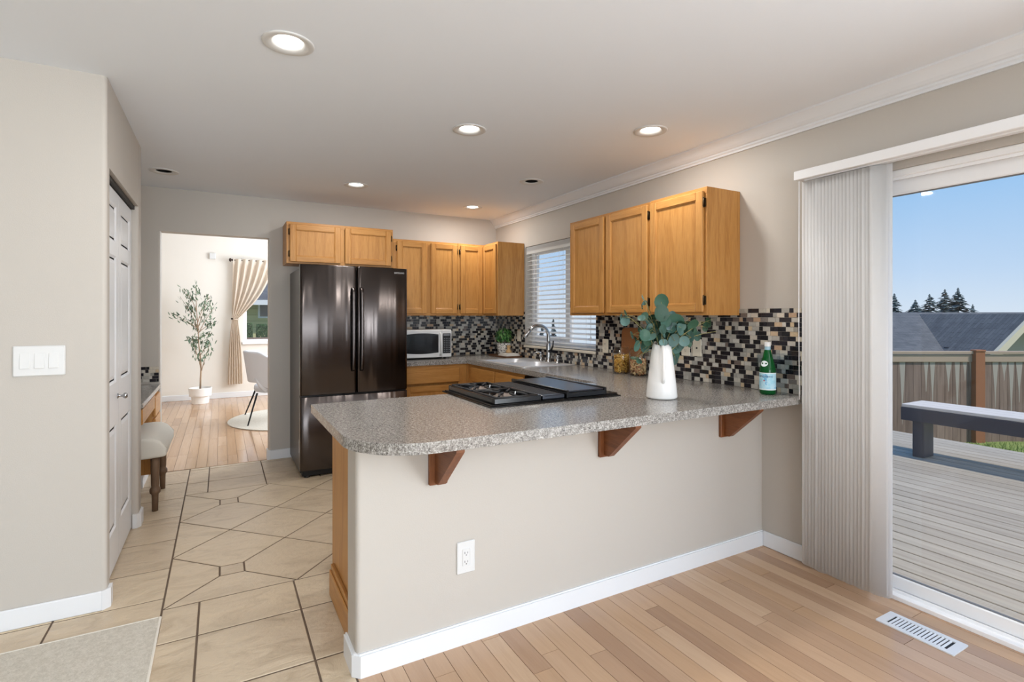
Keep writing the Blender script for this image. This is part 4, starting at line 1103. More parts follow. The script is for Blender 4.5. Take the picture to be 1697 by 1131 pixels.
# ------------------------------------------------------------------ vase and eucalyptus
VX, VY, VZ = 2.032, 2.028, ZC+.0006
root = thing('pitcher_vase', 'white ceramic pitcher vase on the peninsula counter', 'vase', (VX, VY, VZ))
vd = Vector((-VX, -VY, 0)).normalized(); vs_ = Vector((-vd.y, vd.x, 0))      # towards the camera side, and across
bm = new_bm(); seg = 40
prof = [(0, 0), (.070, 0), (.078, .004), (.080, .012), (.072, .09), (.061, .18), (.052, .25), (.0475, .285), (.045, .285), (.0495, .25), (.058, .18), (.069, .09), (.074, .016), (0, .012)]
rings = []
for r, z in prof:
    if r == 0: rings.append([bm.verts.new((VX, VY, VZ+z))]); continue
    rg = []
    for i in range(seg):
        a = 2*PI*i/seg; d = vd*math.cos(a)+vs_*math.sin(a)
        k_ = max(0, (z-.2)/.085); sp = k_*k_*math.exp(-((abs(a-PI))/.42)**2)     # spout on the far side
        rr = r*(1+.42*sp); zz = z+.020*sp-(.006*k_*k_*math.exp(-((min(a, 2*PI-a))/.7)**2))
        rg.append(bm.verts.new((VX+d.x*rr, VY+d.y*rr, VZ+zz)))
    rings.append(rg)
for a, b in zip(rings, rings[1:]):
    for i in range(seg):
        q = list(dict.fromkeys([a[i % len(a)], a[(i+1) % len(a)], b[(i+1) % len(b)], b[i % len(b)]]))
        if len(q) > 2: bm.faces.new(q).smooth = True
part('body', bm, M_CERAM, root)
hd = (vd*math.cos(-.12)+vs_*math.sin(.12)).normalized()
P_ = lambda r, z: Vector((VX, VY, VZ+z))+hd*r
bm = new_bm(); pa = bez(P_(.044, .272), P_(.082, .292), P_(.100, .235), P_(.098, .18), 8)+bez(P_(.098, .18), P_(.097, .14), P_(.090, .10), P_(.068, .085), 8)[1:]
rr = []
sd = Vector((-hd.y, hd.x, 0))
for i, p in enumerate(pa):
    t_ = (pa[min(i+1, len(pa)-1)]-pa[max(0, i-1)]).normalized(); nrm_ = t_.cross(sd)
    rr.append([bm.verts.new(p+sd*(.0095*math.cos(a))+nrm_*(.0055*math.sin(a))) for a in [2*PI*k/10 for k in range(10)]])
for a, b in zip(rr, rr[1:]):
    for k in range(10): bm.faces.new((a[k], a[(k+1) % 10], b[(k+1) % 10], b[k])).smooth = True
part('handle', bm, M_CERAM, root)
# eucalyptus: leaf spots read as (across, up) on the bouquet, metres about the mouth of the vase
root = thing('eucalyptus_bouquet', 'grey green eucalyptus stems in the white pitcher vase', 'flowers', (VX, VY, VZ+.28))
DV = math.hypot(VX, VY); KPX = (VX*cF.x+VY*cF.y)/FPX
M_EU = mat('eucalyptus_leaf', rough=.5); n_ = N(M_EU); g_ = n_.n('NewGeometry')
ca = n_.ramp(g_.outputs['Random Per Island'], [(0, srgb(30, 60, 46)), (.3, srgb(52, 88, 66)), (.55, srgb(66, 102, 88)), (.8, srgb(104, 136, 132)), (1, srgb(140, 166, 168))])
n_.base(n_.mix(g_.outputs['Backfacing'], ca, srgb(112, 142, 122)))
M_STEM = mat('eucalyptus_stem', srgb(146, 138, 88), .6)
L_ = [(510, 120, 38, 60, 0), (520, 235, 36, 62, .4), (545, 175, 40, 40, .3), (760, 165, 102, 15, -.2), (722, 325, 112, 12, -.5), (295, 340, 62, 66, .3), (310, 430, 66, 30, .3), (240, 370, 40, 55, .2),
      (392, 625, 55, 62, .4), (440, 690, 52, 60, .5), (572, 600, 66, 20, .3), (595, 705, 105, 20, .4), (555, 790, 75, 25, .5), (620, 445, 72, 30, .2), (545, 370, 62, 45, .1), (660, 560, 84, 20, .4),
      (935, 440, 112, 20, -.3), (860, 500, 94, 48, -.2), (1015, 500, 84, 50, -.2), (935, 640, 110, 18, .2), (795, 660, 72, 20, .5), (918, 325, 58, 40, .3), (1130, 520, 92, 25, 0), (1000, 780, 110, 20, .5),
      (960, 890, 98, 25, .5), (990, 965, 64, 60, .4), (895, 725, 90, 30, .5), (1150, 640, 74, 58, 0), (1265, 632, 64, 58, -.1), (1325, 505, 66, 72, -.3), (1395, 440, 68, 74, -.2), (1420, 470, 46, 72, 0), (1180, 660, 60, 62, .2),
      (440, 945, 62, 80, .3), (492, 965, 40, 40, .4), (700, 470, 70, 35, .3), (660, 380, 60, 40, .3), (840, 400, 60, 30, .4), (750, 560, 66, 30, .5), (590, 510, 60, 35, .1), (1060, 600, 70, 40, .5), (700, 640, 70, 35, .2)]
rx_ = random.Random(77)
L_ += [(rx_.gauss(790, 175), min(760, max(380, rx_.gauss(590, 115))), rx_.uniform(48, 88), rx_.uniform(10, 65), rx_.uniform(-.5, .6)) for _ in range(44)]
MU_, MV_ = 770, 730
def spot(u, v, depth):
    return Vector((VX, VY, VZ+.285))+cR*((u-MU_)/8.08*KPX)+Vector((0, 0, 1))*(-(v-MV_)/8.08*KPX)+cF*depth
bm = new_bm(); bs = new_bm(); rnd = random.Random(11); ends = []
for u, v, r, tilt, dep in L_:
    dpt = dep*.12+rnd.uniform(-.02, .02)
    c = spot(u, v, dpt); a = rnd.uniform(0, 2*PI)
    side = 1 if u < MU_ else -1
    if tilt > 54: nrm_ = -cF*math.cos(R(tilt))+(cR*side*.8+Vector((0, 0, rnd.uniform(-.4, .4)))).normalized()*math.sin(R(tilt))
    else: nrm_ = -cF*math.cos(R(tilt))+(cR*math.cos(a)+Vector((0, 0, 1))*math.sin(a))*math.sin(R(tilt))
    if tilt >= 78: nrm_ = Vector((0, 0, 1))*.95-cF*.3
    disc_leaf(bm, c, nrm_, r*1.06/8.08*KPX, cup=rnd.uniform(.08, .28), asp=rnd.uniform(.86, 1.0), fold=rnd.uniform(0, .18))
    ends.append(c)
part('foliage', bm, M_EU, root, normals=False)
mouth = Vector((VX, VY, VZ+.20))
for tu, tv, td in ((505, 60, 0), (740, 200, -.05), (250, 300, .04), (380, 600, .06), (960, 430, -.03), (1480, 560, -.03), (1420, 400, -.03), (1000, 900, .06), (560, 800, .06), (450, 930, .05), (1150, 500, .02), (620, 420, .03), (1160, 380, .0), (960, 300, .05)):
    tip = spot(tu, tv, td); mid = mouth.lerp(tip, .4)+Vector((0, 0, .07))
    pth = bez(mouth-Vector((0, 0, .1)), mouth+Vector((0, 0, .06)), mid, tip, 12)
    tube(bs, pth, [.0028-.0016*i/12 for i in range(13)], 6)
for c in ends:
    tgt = spot(MU_+(0), MV_-150, 0).lerp(c, .55)+Vector((0, 0, .005)); tube(bs, [tgt, tgt.lerp(c, .5)+Vector((0, 0, .012)), c], .0011, 5)
part('stem', bs, M_STEM, root)

# ------------------------------------------------------------------ green bottle and acrylic stand
BXc, BYc, BZ = 2.643, 1.842, ZC+.0006
root = thing('glass_bottle', 'green glass water bottle with a pale blue label by the patio door', 'bottle', (BXc, BYc, BZ))
bm = new_bm(); lathe(bm, [(0, BZ+.004), (.034, BZ), (.0405, BZ+.006), (.0415, BZ+.02), (.0415, BZ+.125), (.039, BZ+.148), (.031, BZ+.182), (.0215, BZ+.22), (.0155, BZ+.248), (.0145, BZ+.268), (.0145, BZ+.276), (0, BZ+.276)], (BXc, BYc), 36); part('glass', bm, M_BOTTLE, root)
bd = Vector((-BXc, -BYc, 0)).normalized(); bsd = Vector((-bd.y, bd.x, 0))
def cyl_patch(bm, r, z0, z1, a0, a1, n=24, mi=0, rf=None):
    prev = None
    for i in range(n+1):
        a = a0+(a1-a0)*i/n; d = bd*math.cos(a)+bsd*math.sin(a)
        row = [bm.verts.new((BXc+d.x*(rf(z) if rf else r), BYc+d.y*(rf(z) if rf else r), z)) for z in (z0, z1)]
        if prev: f = bm.faces.new((prev[0], row[0], row[1], prev[1])); f.smooth = True; f.material_index = mi
        prev = row
lm = mat('blue_label', srgb(158, 205, 224), .5); n_ = N(lm)
f_ = n_.noise(n_.coords(), 38, 3); n_.base(n_.ramp(f_, [(.42, srgb(158, 208, 226)), (.55, srgb(190, 222, 234)), (.66, srgb(112, 176, 212))]))
M_LWH = mat('label_white', srgb(226, 232, 236), .5); M_NAVY = mat('label_navy', srgb(30, 44, 92), .5); M_RED = mat('label_red', srgb(190, 52, 56), .5)
bm = new_bm(); cyl_patch(bm, .0420, BZ+.032, BZ+.118, -2.2, 2.2)
lb = part('label', bm, lm, root, 'pale blue paper label', normals=False)
bm = new_bm(); cyl_patch(bm, .0422, BZ+.026, BZ+.033, -2.2, 2.2); cyl_patch(bm, .0422, BZ+.116, BZ+.121, -2.2, 2.2); part('label_border', bm, M_LWH, lb, normals=False)
def wrap(x, y, z, zc, off=.0):
    a = x/.0424+off; d = bd*math.cos(a)+bsd*math.sin(a); r = .0424+z
    return (BXc+d.x*r, BYc+d.y*r, zc+y)
bm = new_bm(); text_into(bm, 'S.PELLEGRINO', .0125, lambda x, y, z: wrap(x, y, z, BZ+.096, -.25), extrude=.0002); part('lettering', bm, M_NAVY, lb, normals=False)
bm = new_bm(); ctr = bm.verts.new(wrap(0, 0, .0002, BZ+.078, -.42)); st = [bm.verts.new(wrap((.006 if i % 2 == 0 else .0026)*math.cos(PI/2+i*PI/5), (.006 if i % 2 == 0 else .0026)*math.sin(PI/2+i*PI/5), .0002, BZ+.078, -.42)) for i in range(10)]
for i in range(10): bm.faces.new((ctr, st[i], st[(i+1) % 10]))
part('star', bm, M_RED, lb, normals=False)
bm = new_bm(); rn = lambda z: .0395+(z-(BZ+.148))*(.0315-.039)/.034*1.0
ctr = None
ov = [(.021*math.cos(2*PI*i/24), .016*math.sin(2*PI*i/24)) for i in range(24)]
def neckp(x, y, off=.0014):
    z = BZ+.170+y; r = .0335-(y)*.245+off; a = x/r-.55; d = bd*math.cos(a)+bsd*math.sin(a); return (BXc+d.x*r, BYc+d.y*r, z)
c0 = bm.verts.new(neckp(0, 0)); ring = [bm.verts.new(neckp(*p)) for p in ov]
for i in range(24): bm.faces.new((c0, ring[i], ring[(i+1) % 24])).smooth = True
part('neck_label', bm, M_LWH, root, 'white oval neck label', normals=False)
bm = new_bm(); lathe(bm, [(.0162, BZ+.243), (.0152, BZ+.262), (.0155, BZ+.266)], (BXc, BYc), 24); part('neck_foil', bm, mat('neck_foil', srgb(150, 184, 200), .4), root)
bm = new_bm(); lathe(bm, [(.0165, BZ+.264), (.0165, BZ+.285), (.015, BZ+.2875), (0, BZ+.2875)], (BXc, BYc), 24); part('cap', bm, M_PLATE, root, 'white screw cap')
root = thing('acrylic_holder', 'clear acrylic holder standing behind the green bottle', 'holder', (2.725, 1.85, ZC))
MA = lambda u, z, n: (XR-.020-n, u, z); z = ZC+.001
bm = new_bm(); bx(bm, 1.772, 1.965, z+.112, z+.222, 0, .003, .001, M=MA); bx(bm, 1.772, 1.965, z+.112, z+.205, .034, .037, .001, M=MA); bx(bm, 1.772, 1.965, z+.112, z+.115, .003, .034, M=MA)
for u in (1.772, 1.837, 1.901, 1.962): bx(bm, u, u+.003, z+.115, z+.208, .003, .034, M=MA)
part('pocket', bm, M_ACRYL, root)
bm = new_bm(); bx(bm, 1.80, 1.935, z, z+.112, .001, .004, .001, M=MA); part('stem', bm, M_ACRYL, root)
bm = new_bm(); bx(bm, 1.79, 1.945, z, z+.003, .004, .060, .001, M=MA); part('foot', bm, M_ACRYL, root)

# ------------------------------------------------------------------ floor register and runner rug
root = thing('floor_register', 'white metal floor vent set in the planks before the patio door', 'vent', (2.583, 1.096, 0))
vx0, vx1, vy0, vy1 = 2.518, 2.648, .953, 1.236
bm = new_bm()
ih = (2.541, 2.625, .985, 1.204)
prism_holes(bm, rrect(vx0, vx1, vy0, vy1, .004, 2), [[(ih[0], ih[2]), (ih[1], ih[2]), (ih[1], ih[3]), (ih[0], ih[3])]], .0004, .0055)
part('frame', bm, M_TRIM, root)
bm = new_bm(); bx(bm, ih[0], ih[1], ih[2], ih[3], .0004, .0012); part('damper', bm, M_DARK, root, 'dark damper under the louvres')
for i in range(15):
    y = ih[2]+.012+i*.0136; bm = new_bm()
    prism(bm, [(y, .0014), (y+.0022, .0014), (y+.0072, .0052), (y+.005, .0052)], ih[0], ih[1], M=lambda a, b, c: (c, a, b)); part('louvre', bm, M_TRIM, root)
rm = mat('woven_rug', srgb(206, 200, 188), .95); n_ = N(rm); v_ = n_.coords(scale=(1, 1, 1))
f1 = n_.noise(n_.coords(scale=(160, 420, 1)), 1, 2); f2 = n_.noise(v_, 60, 3)
n_.base(n_.mix(.5, n_.ramp(f1, [(.35, srgb(170, 163, 150)), (.6, srgb(212, 206, 194))]), n_.ramp(f2, [(.35, srgb(188, 181, 168)), (.65, srgb(216, 210, 199))])))
n_.bump(f1, .5, .004)
root = thing('runner_rug', 'pale beige woven runner rug on the tile, cut by the frame', 'rug', (-1.4, 2.4, 0))
bm = new_bm(); bx(bm, -2.6, -.232, 1.98, 2.785, .0006, .008, .003); part('pile', bm, rm, root)
bm = new_bm(); bx(bm, -.240, -.229, 1.98, 2.787, .0006, .009, .003); bx(bm, -2.6, -.240, 2.777, 2.788, .0006, .009, .003); bx(bm, -2.6, -.240, 1.975, 1.985, .0006, .009, .003)
part('bound_edge', bm, mat('rug_binding', srgb(222, 217, 206), .95), root)

# ------------------------------------------------------------------ built-in desk and stool
root = thing('built_in_desk', 'built-in oak desk with a grey laminate top in the alcove', 'desk', (-.8, 4.8, 0))
DT = .765; yd0 = 4.19
bm = new_bm(); bx(bm, -1.148, -.447, yd0, YB-.001, DT-.034, DT, .003); part('desk_top', bm, M_LAM, root)
MDK = lambda u, z, n: (-.468+n, u, z)
bm = new_bm(); bx(bm, -1.14, -.468, 4.955, YB-.004, .10, DT-.035, .001); part('drawer_pedestal', bm, [OAKZ], root)
bm = new_bm(); bx(bm, -1.14, -.53, 4.955, YB-.004, 0, .10); part('toe_kick', bm, M_TRIM, root)
bm = new_bm(); bx(bm, -1.14, -1.12, yd0, 4.955, .3, DT-.035); part('rear_panel', bm, [OAKZ], root)
bm = new_bm(); bx(bm, -1.0, -.47, yd0+.01, 4.95, .63, DT-.036); part('pencil_drawer_box', bm, [OAKY], root)
for u0, u1, z0, z1 in ((yd0+.005, 4.915, .622, .722), (4.965, YB-.03, .545, .700), (4.965, YB-.03, .345, .53), (4.965, YB-.03, .12, .33)):
    bm = new_bm(); bx(bm, u0, u1, z0, z1, .0008, .0195, .004, M=MDK); part('drawer', bm, [OAKY], root)
root = thing('upholstered_stool', 'cream upholstered stool with turned wooden legs at the desk', 'stool', (-.62, 4.6, 0))
M_LINEN = paint('cream_linen', srgb(218, 214, 204), .9, .25, 500); M_LEGW = oak('greyed_oak_z', 'Z', srgb(84, 64, 48), srgb(112, 88, 68), srgb(132, 106, 84), .6)
sx0, sx1, sy0, sy1 = -.875, -.325, 4.285, 4.925
bm = new_bm(); nx, ny = 14, 10; grid = {}
def seat_pt(i, j, top):
    u, v = i/nx*2-1, j/ny*2-1
    x = (sx0+sx1)/2+(sx1-sx0)/2*u; y = (sy0+sy1)/2+(sy1-sy0)/2*v
    er = (1-max(0, (abs(u)-.86)/.14)**2*.5)*(1-max(0, (abs(v)-.86)/.14)**2*.4)
    z = .520-.060*max(0, (abs(u)-.62)/.38)**2+.008*abs(u)
    return (x, y, z-(1-er)*.05 if top else .365+.012*abs(u)**2)
for top in (1, 0):
    for i in range(nx+1):
        for j in range(ny+1): grid[i, j, top] = bm.verts.new(seat_pt(i, j, top))
for top in (1, 0):
    for i in range(nx):
        for j in range(ny): bm.faces.new([grid[a, b, top] for a, b in ((i, j), (i+1, j), (i+1, j+1), (i, j+1))]).smooth = True
bd_ = [(i, 0) for i in range(nx)]+[(nx, j) for j in range(ny)]+[(i, ny) for i in range(nx, 0, -1)]+[(0, j) for j in range(ny, 0, -1)]
for k_ in range(len(bd_)):
    a, b = bd_[k_], bd_[(k_+1) % len(bd_)]; bm.faces.new((grid[a+(0,)], grid[b+(0,)], grid[b+(1,)], grid[a+(1,)])).smooth = True
seat = part('seat', bm, M_LINEN, root)
sb = seat.modifiers.new('soft', 'BEVEL'); sb.width = .018; sb.segments = 3; sb.limit_method = 'ANGLE'; sb.angle_limit = R(50)
bm = new_bm()
for j in (0, ny):
    tube(bm, [Vector(seat_pt(i, j, 1))+Vector((0, .014 if j == 0 else -.014, .002)) for i in range(nx+1)], .004, 6)
part('piping', bm, M_LINEN, seat)
for x in (-.395, -.805):
    for y in (4.34, 4.872):
        bm = new_bm(); lathe(bm, [(0, 0), (.018, 0), (.020, .10), (.021, .115), (.031, .125), (.033, .140), (.031, .155), (.022, .165), (.024, .18), (.026, .30), (.027, .37), (0, .372)], (x, y), 18); part('leg', bm, [M_LEGW], root)

# ------------------------------------------------------------------ dining room
root = thing('window_2', 'white framed dining room window', 'window', (1.2, FY+.05, FWZ0), kind='structure')
bm = new_bm(); s = .05
bx(bm, FWX0, FWX0+s, FY+.04, FY+.11, FWZ0, FWZ1); bx(bm, FWX1-s, FWX1, FY+.04, FY+.11, FWZ0, FWZ1); bx(bm, FWX0+s, FWX1-s, FY+.04, FY+.11, FWZ0, FWZ0+s); bx(bm, FWX0+s, FWX1-s, FY+.04, FY+.11, FWZ1-s, FWZ1); bx(bm, 1.22, 1.27, FY+.05, FY+.1, FWZ0+s, FWZ1-s)
fr = part('window_frame', bm, M_VINYL, root)
bm = new_bm(); bx(bm, FWX0+s, FWX1-s, FY+.075, FY+.079, FWZ0+s, FWZ1-s); part('pane', bm, M_PANE, fr)
bm = new_bm(); bx(bm, FWX0-.02, FWX1+.02, FY-.05, FY+.05, FWZ0-.03, FWZ0+.012, .005); part('window_sill', bm, M_TRIM, root)
root = thing('curtain', 'beige curtain tied back beside the dining room window', 'curtain', (.2, FY-.08, 1.2))
CYp = FY-.085
cm = slat_mat('curtain_linen', srgb(224, 210, 194), .35)
def curtain_x(t, v):
    """t across 0..1, v down 0..1 (0 = rod)"""
    tie = .478
    if v < tie:
        k_ = v/tie; k2 = k_**1.15
        xl = .175+(.158-.175)*k_; xr = .80+(.245-.80)*k2
        xr += .05*math.sin(PI*k_)
    else:
        k_ = (v-tie)/(1-tie); k2 = 1-(1-k_)**2
        xl = .158+(.100-.158)*k2; xr = .245+(.318-.245)*k2
    return xl+(xr-xl)*t
bm = new_bm(); nt_, nv_ = 84, 40; rows = []
for j in range(nv_+1):
    v = j/nv_; zz = 2.275+(.225-2.275)*v; row = []
    for i in range(nt_+1):
        t = i/nt_; am = .024 if v < .06 else .026*(1-.55*math.exp(-((v-.478)/.09)**2)); yo = -.022*max(0, 1-v/.07); fold = yo+math.sin(t*2*PI*6+.6*math.sin(v*3))*am*(.5 if v < .04 else 1)
        drop = .10*math.sin(PI*min(1, v/.478))*t if v < .478 else 0
        row.append(bm.verts.new((curtain_x(t, v), CYp+fold, zz-drop*.6)))
    rows.append(row)
for a, b in zip(rows, rows[1:]):
    for i in range(nt_): bm.faces.new((a[i], a[i+1], b[i+1], b[i])).smooth = True
part('drape', bm, cm, root, normals=False)
bm = new_bm(); zt2 = 1.295
tube(bm, [(.148, CYp+.0, zt2), (.165, CYp-.052, zt2-.004), (.245, CYp-.05, zt2-.012), (.258, CYp, zt2-.01), (.24, CYp+.045, zt2), (.16, CYp+.045, zt2), (.148, CYp, zt2)], .007, 8); part('tieback', bm, cm, root)
root = thing('curtain_rod', 'dark bronze curtain rod with a ball finial in the dining room', 'curtain rod', (.2, CYp, 2.262)); M_BRONZE = mat('oiled_bronze', srgb(52, 40, 34), .4, .7)
bm = new_bm(); tube(bm, [(.165, CYp, 2.258), (2.4, CYp, 2.258)], .011, 10); part('rod', bm, M_BRONZE, root)
bm = new_bm(); lathe(bm, [(0, .0), (.016, .004), (.026, .018), (.030, .034), (.026, .050), (.014, .062), (.013, .085), (.02, .09), (.02, .10), (0, .10)], None, 18, M=lambda a, b, c: (.115+c*.62, CYp+a, 2.258+b)); part('finial', bm, M_BRONZE, root)
bm = new_bm(); tube(bm, [(.30, CYp, 2.258), (.30, FY-.002, 2.258)], .008, 8); tube(bm, [(.30, FY-.01, 2.258), (.30, FY-.001, 2.258)], .03, 12); part('bracket', bm, M_BRONZE, root)
bm = new_bm(); tube(bm, [(.160, FY-.002, zt2+.002), (.160, CYp-.045, zt2+.002)], .006, 8); lathe(bm, [(0, 0), (.016, .003), (.016, .012), (0, .016)], None, 14, M=lambda a, b, c: (.16+a, CYp-.045-c, zt2+.002+b))
solo('holdback_hook', bm, M_BRONZE, (.16, FY, zt2), 'small dark holdback knob at the waist of the beige curtain', 'hook')
root = thing('thermostat', 'small white box on the dining room wall between tree and curtain', 'thermostat', (-.12, FY, 2.31))
bm = new_bm(); bx(bm, -.162, -.072, FY-.03, FY-.0005, 2.262, 2.362, .006); part('case', bm, M_PLATE, root)
# olive tree
OY = 9.36
root = thing('olive_tree', 'tall thin olive tree in a white planter in the dining room', 'tree', (-.275, OY, 0))
bm = new_bm(); lathe(bm, [(0, 0), (.115, 0), (.118, .004), (.122, .115), (.150, .118), (.158, .235), (.156, .240), (.146, .24), (.142, .20), (0, .20)], (-.275, OY), 64, smooth=False); part('planter', bm, M_CERAM, root)
bm = new_bm(); lathe(bm, [(0, .205), (.10, .203), (.142, .199)], (-.275, OY), 24); part('soil', bm, mat('dark_soil', srgb(92, 76, 60), .95), root)
s_o = (-.275*cF.x+OY*cF.y)/FPX
def op(u, v, d=0.0):
    """a spot on the tree, measured across and up from its foot (u,v in the tree's own sketch units)"""
    return Vector((-.275, OY, .225))+Vector((cR.x, cR.y, 0)).normalized()*((u-297)/4.71*s_o)+Vector((0, 0, 1))*((955-v)/4.71*s_o)+Vector((cF.x, cF.y, 0))*d
rnd = random.Random(21); bmT = new_bm(); bmL = new_bm()
tube(bmT, [op(297, 960), op(299, 880), op(303, 800), op(296, 700), op(286, 620), op(282, 520), (op(276, 440)), op(268, 350), op(264, 290)], [.013, .012, .011, .0095, .008, .007, .006, .005, .003], 8)
BR_ = [((300, 800), (272, 690), (215, 590), .05), ((306, 815), (350, 690), (385, 590), -.04), ((270, 690), (262, 620), (260, 560), -.08), ((300, 690), (322, 640), (330, 560), .09),
       ((282, 500), (240, 400), (120, 235), .06), ((285, 490), (200, 420), (95, 372), -.07), ((290, 510), (330, 400), (385, 325), .07), ((276, 440), (330, 300), (385, 235), -.05),
       ((268, 350), (240, 240), (160, 185), -.03), ((266, 320), (256, 220), (248, 150), .04), ((284, 560), (330, 540), (400, 525), -.09), ((284, 540), (260, 480), (205, 430), .1),
       ((282, 520), (340, 450), (360, 440), .12), ((280, 480), (300, 360), (320, 290), .1), ((284, 580), (240, 560), (190, 580), .1), ((268, 420), (210, 330), (180, 300), .12)]
for p0, p1, p2, d in BR_:
    a, b, c = op(*p0), op(p1[0], p1[1], d*.6), op(p2[0], p2[1], d)
    pts = [a*(1-t)**2+b*2*t*(1-t)+c*t*t for t in [i/8 for i in range(9)]]
    tube(bmT, pts, [.006-.0045*i/8 for i in range(9)], 6)
    for i in range(34):
        t = rnd.uniform(.32, 1.02); q = a*(1-t)**2+b*2*t*(1-t)+c*t*t
        q = q+Vector((rnd.gauss(0, .035), rnd.gauss(0, .035), rnd.gauss(0, .03)))
        nr = Vector((rnd.uniform(-1, 1), rnd.uniform(-1.2, .2), rnd.uniform(-.3, 1))); up_ = (c-a).normalized()+Vector((rnd.uniform(-.9, .9), rnd.uniform(-.9, .9), rnd.uniform(-.2, 1)))
        leaf(bmL, q, nr, up_, rnd.uniform(.05, .075), rnd.uniform(.014, .02), .1, rows=3)
part('trunk', bmT, mat('olive_bark', srgb(164, 140, 116), .8), root)
M_OLIVE = mat('olive_leaf', rough=.5); n_ = N(M_OLIVE); g_ = n_.n('NewGeometry'); n_.base(n_.ramp(g_.outputs['Random Per Island'], [(0, srgb(52, 74, 56)), (.5, srgb(84, 108, 82)), (1, srgb(136, 154, 128))]))
part('foliage', bmL, M_OLIVE, root, normals=False)
# round rug and dining chair
bm = new_bm(); prism(bm, [(.92+.85*math.cos(2*PI*i/72), 7.43+.85*math.sin(2*PI*i/72)) for i in range(72)], .0006, .012)
rg = solo('round_rug', bm, rm, (.92, 7.43, 0), 'round pale woven rug under the dining chair', 'rug')
bv = rg.modifiers.new('soft_edge', 'BEVEL'); bv.width = .005; bv.segments = 2; bv.limit_method = 'ANGLE'
RUGZ = .0125
root = thing('dining_chair', 'pale grey upholstered barrel chair with black metal legs', 'chair', (.57, 7.48, 0))
M_BOUCLE = paint('grey_upholstery', srgb(204, 205, 210), .9, .25, 300); CXc, CYc = .60, 7.48
bm = new_bm(); na, nz_ = 36, 14; rows = []
for i in range(na+1):
    a = R(78+(204)*i/na); e_ = abs(i/na*2-1); top = .905-.02*e_-.16*max(0, e_-.55)**1.2*2.6
    low = .50-.13*max(0, (e_-.45)/.55)**.8
    row = []
    for j in range(nz_+1):
        t = j/nz_; zz = low+(top-low)*t; rr = .258+.055*t
        row.append(bm.verts.new((CXc+rr*1.06*math.cos(a), CYc+rr*math.sin(a), zz)))
    rows.append(row)
for a, b in zip(rows, rows[1:]):
    for j in range(nz_): bm.faces.new((a[j], b[j], b[j+1], a[j+1])).smooth = True
bk = part('backrest', bm, M_BOUCLE, root)
so = bk.modifiers.new('padding', 'SOLIDIFY'); so.thickness = .05; so.offset = 0
sb = bk.modifiers.new('soft', 'SUBSURF'); sb.levels = 1; sb.render_levels = 2
bm = new_bm(); lathe(bm, [(0, .365), (.20, .365), (.235, .375), (.248, .41), (.243, .45), (.22, .472), (.12, .482), (0, .484)], None, 36, M=lambda a, b, c: (CXc+.03+a*1.05, CYc+b, c)); part('seat', bm, M_BOUCLE, root)
for sg in (-1, 1):
    bm = new_bm(); tube(bm, [(CXc-.10, CYc+sg*.235, .40), (CXc-.16, CYc+sg*.225, .46), (CXc-.22, CYc+sg*.19, .56)], [.028, .026, .02], 8); part('back_support', bm, M_BOUCLE, root)
M_LEGB = mat('black_metal', srgb(20, 20, 22), .4, .5)
for (x1_, y1_), (x0_, y0_) in (((.285, 7.075), (.40, 7.30)), ((.285, 7.895), (.40, 7.66)), ((.97, 7.09), (.80, 7.30)), ((.97, 7.88), (.80, 7.66))):
    bm = new_bm(); tube(bm, [(x1_, y1_, .0125), (x0_, y0_, .37)], [.008, .012], 10); part('leg', bm, M_LEGB, root)

# ------------------------------------------------------------------ outdoors
bm = new_bm(); bx(bm, -2.8, XR+.1, YB2, 9.95, DH+.1, DH+.16); bx(bm, -5.3, XR+.1, -5.3, YB2, H+.16, H+.22)  # slabs added above the ceilings to keep sky light out
struct('roof_light_block', bm, M_CEIL, 'roof boards over the rooms', 'roof')
# ground falls away from the deck towards the fence
gm = mat('lawn_soil', srgb(120, 138, 78), .95); n_ = N(gm); f_ = n_.noise(n_.coords(), 1.2, 5); f2_ = n_.noise(n_.coords(), 30, 3)
n_.base(n_.mix(.5, n_.ramp(f_, [(.35, srgb(120, 140, 70)), (.65, srgb(158, 158, 98))]), n_.ramp(f2_, [(.35, srgb(98, 122, 58)), (.65, srgb(150, 164, 92))])))
def gz(x, y):
    d = Vector((x, y, 0)).dot(cF)
    return -.35-.62*max(0, min(1, (d-5.0)/4.5))-.8*max(0, min(1, (d-9.8)/8))
bm = new_bm(); gv = {}
for i in range(41):
    for j in range(41):
        x, y = 2.93+i*1.4, -14+j*1.4; gv[i, j] = bm.verts.new((x, y, gz(x, y)))
for i in range(40):
    for j in range(40): bm.faces.new((gv[i, j], gv[i+1, j], gv[i+1, j+1], gv[i, j+1])).smooth = True
struct('ground', bm, gm, 'green lawn sloping down beyond the deck', 'ground')
bm = new_bm()
bx(bm, -14, 2.9, 9.95, 60, -1.2, -.6); struct('ground_north', bm, gm, 'grass strip outside the dining room', 'ground')
M_GRASS = mat('grass_blade', rough=.7); n_ = N(M_GRASS); g_ = n_.n('NewGeometry'); n_.base(n_.ramp(g_.outputs['Random Per Island'], [(0, srgb(84, 112, 48)), (.6, srgb(118, 146, 70)), (1, srgb(168, 176, 104))]))
bm = new_bm(); rnd = random.Random(2)
for i in range(9000):
    d = rnd.uniform(6.4, 9.33); s = rnd.uniform(-.2, 12)
    p = cF*d+cR*s
    if p.x < 7.45: continue
    z = gz(p.x, p.y); a = rnd.random()*6.28; h_ = rnd.uniform(.04, .10)
    v0 = Vector((p.x, p.y, z-.005)); u = Vector((math.cos(a), math.sin(a), 0))*.008
    bm.faces.new([bm.verts.new(v0-u), bm.verts.new(v0+u), bm.verts.new(v0+Vector((rnd.uniform(-.03, .03), rnd.uniform(-.03, .03), h_)))])
solo('grass', bm, M_GRASS, (9, 4, -.5), 'short grass between the deck and the fence', 'grass', kind='stuff', normals=False)
